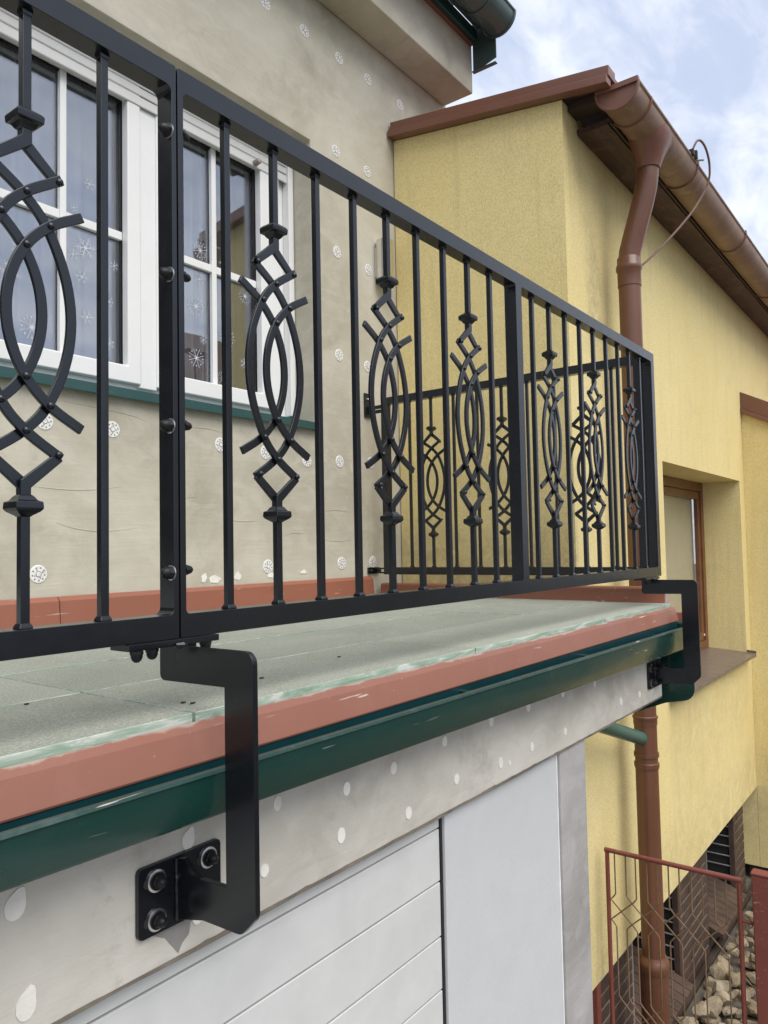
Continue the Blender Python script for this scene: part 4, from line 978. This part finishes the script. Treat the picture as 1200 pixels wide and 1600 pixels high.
# ================================================================== GATE
GX = 3.05
gt_ = thing('garden_gate', 'low red tube gate with rusty crossed wire infill below the terrace', 'gate', (GX, 0.14, -2.95))
y0, y1, zt, zb = -0.172, 0.462, -1.438, -2.93
mb = MB().tube([(GX, y0, zb), (GX, y0, zt-0.008)], 0.0115, 10).tube([(GX, y1, zb), (GX, y1, zt-0.008)], 0.0110, 10).tube([(GX, y0-0.013, zt), (GX, y1+0.012, zt)], 0.0118, 10).tube([(GX, y0, zb+0.02), (GX, y1, zb+0.02)], 0.012, 10)
rel(link('frame', mb.mesh('frame'), None, 'gate'), gt_)
N = 11; sp = 0.0536
def refl(k):
    lo, hi = -0.5, N-1+0.75
    while k < lo or k > hi: k = 2*lo-k if k < lo else 2*hi-k
    return k
zones = [(-1.650, -1.815), (-2.155, -2.320), (-2.660, -2.825)]
for k in range(N):
    pos = float(k); P = [(pos, zt)]; sgn = 1 if k % 2 else -1
    for (za, zb_) in zones:
        P.append((pos, za)); tgt = pos + sgn*3; n = 12
        for j in range(1, n):
            t = j/n; t2 = t
            P.append((refl(pos + sgn*3*t2), za - 0.006 + (zb_-za+0.012)*t))
        pos = round(refl(tgt)); P.append((pos, zb_)); sgn = -sgn
    P.append((pos, zb))
    path = [(GX + 0.004*(1 if k % 2 else -1), y1-0.040-sp*p, z) for p, z in P]
    rel(link('infill_wire', MB().tube(path, 0.0036, 6).mesh('infill_wire'), None, 'wire'), gt_)
mb = MB().tube([(GX, y0-0.01, -1.62), (GX, y0-0.085, -1.625)], 0.009, 8)
rel(link('latch', mb.mesh('latch'), None, 'gate'), gt_)
po = thing('gate_post', 'red square gate post at the right edge, nearer the camera', 'post', (GX, -0.29, -3.0))
rel(link('post', MB().box(GX-0.03, GX+0.03, -0.318, -0.232, -3.05, -1.388).mesh('post', 0.006), None, 'gate'), po)
rel(link('post_cap', MB().box(GX-0.033, GX+0.033, -0.321, -0.229, -1.389, -1.378).mesh('post_cap', 0.004), None, 'gate'), po)
po = thing('gate_post', 'dark red hinge post under the yellow overhang beside the garage pier', 'post', (GX, 0.55, -3.0))
rel(link('post', MB().box(GX-0.03, GX+0.02, 0.526, 0.565, -3.05, -2.126).mesh('post', 0.004), None, 'gate'), po)
rel(link('hinge', MB().tube([(GX, 0.465, -2.42), (GX, 0.54, -2.42)], 0.008, 8).mesh('hinge'), None, 'gate'), po)

# ================================================================== ROCKS
rr = random.Random(3)
rock_meshes = []
for k in range(12):
    bm = bmesh.new(); bmesh.ops.create_icosphere(bm, subdivisions=2, radius=1.0)
    # flat broken faces: cut the ball with random planes
    planes = [(Vector((rr.gauss(0, 1), rr.gauss(0, 1), rr.gauss(0, 1))).normalized(), rr.uniform(0.48, 0.82)) for _ in range(14)]
    sc = Vector((rr.uniform(0.85, 1.3), rr.uniform(0.7, 1.0), rr.uniform(0.6, 0.9)))
    for v in bm.verts:
        p = v.co.copy()
        for nrm, d in planes:
            e = p.dot(nrm) - d
            if e > 0: p -= nrm*e
        p *= rr.uniform(0.97, 1.03); v.co = Vector((p.x*sc.x, p.y*sc.y, p.z*sc.z))
    me = bpy.data.meshes.new('rock'); bm.to_mesh(me); bm.free()
    for p in me.polygons: p.use_smooth = True
    me.set_sharp_from_angle(angle=R(14)); me.materials.append(M['stone']); rock_meshes.append(me)
placed = []
cnt = 0
for layer, (zl, n) in enumerate(((-2.95, 165), (-2.872, 130))):
    tries = 0; got = 0
    while got < n and tries < 9000:
        tries += 1
        x = rr.uniform(3.75, 6.5); y = rr.uniform(-0.50, 0.50); r_ = rr.uniform(0.038, 0.092)
        if any((x-a)**2 + (y-b)**2 < ((r_+c)*0.74)**2 for a, b, c, l in placed if l == layer): continue
        if y + r_ > 0.515: continue
        if layer == 1 and (y > 0.42): continue
        placed.append((x, y, r_, layer)); got += 1
        o = link('rock', rr.choice(rock_meshes), None, loc=(x, y, zl + rr.uniform(-0.02, 0.03)), rot=(rr.uniform(-0.5, 0.5), rr.uniform(-0.5, 0.5), rr.uniform(0, 6.28)))
        o.scale = (r_*1.1,)*3
        tag(o, 'pale broken limestone rock in the bed beside the brick plinth', 'rock', 'rocks heaped along the plinth')

# ================================================================== HOUSE ACROSS THE STREET (seen in the panes)
oh = thing('opposite_house', 'house across the street mirrored in the panes, pale walls under a brown gable roof', 'house', (17, -15, -3.1))
mb = MB().prism([(-19.0, -3.1), (-11.5, -3.1), (-11.5, 3.2), (-15.25, 7.0), (-19.0, 3.2)], YZ, 13.4, 22.4)
wpart('wall', mb, 'stucco', oh, 0, 0)
mb = MB().prism([(-11.0, 2.85), (-15.25, 7.18), (-19.5, 2.85), (-19.5, 3.05), (-15.25, 7.38), (-11.0, 3.05)], YZ, 13.0, 22.8)
wpart('roof', mb, 'tileroof', oh, 0, 0)
for x in (14.8, 17.8, 20.6):
    f_ = wpart('window', MB().box(x-0.6, x+0.6, -11.5, -11.44, -0.4, 1.2), 'white', oh, 0.01)
    rel(link('pane', MB().box(x-0.52, x+0.52, -11.439, -11.43, -0.32, 1.12).mesh('pane', 0, 2, 0), None, 'gasket'), f_)
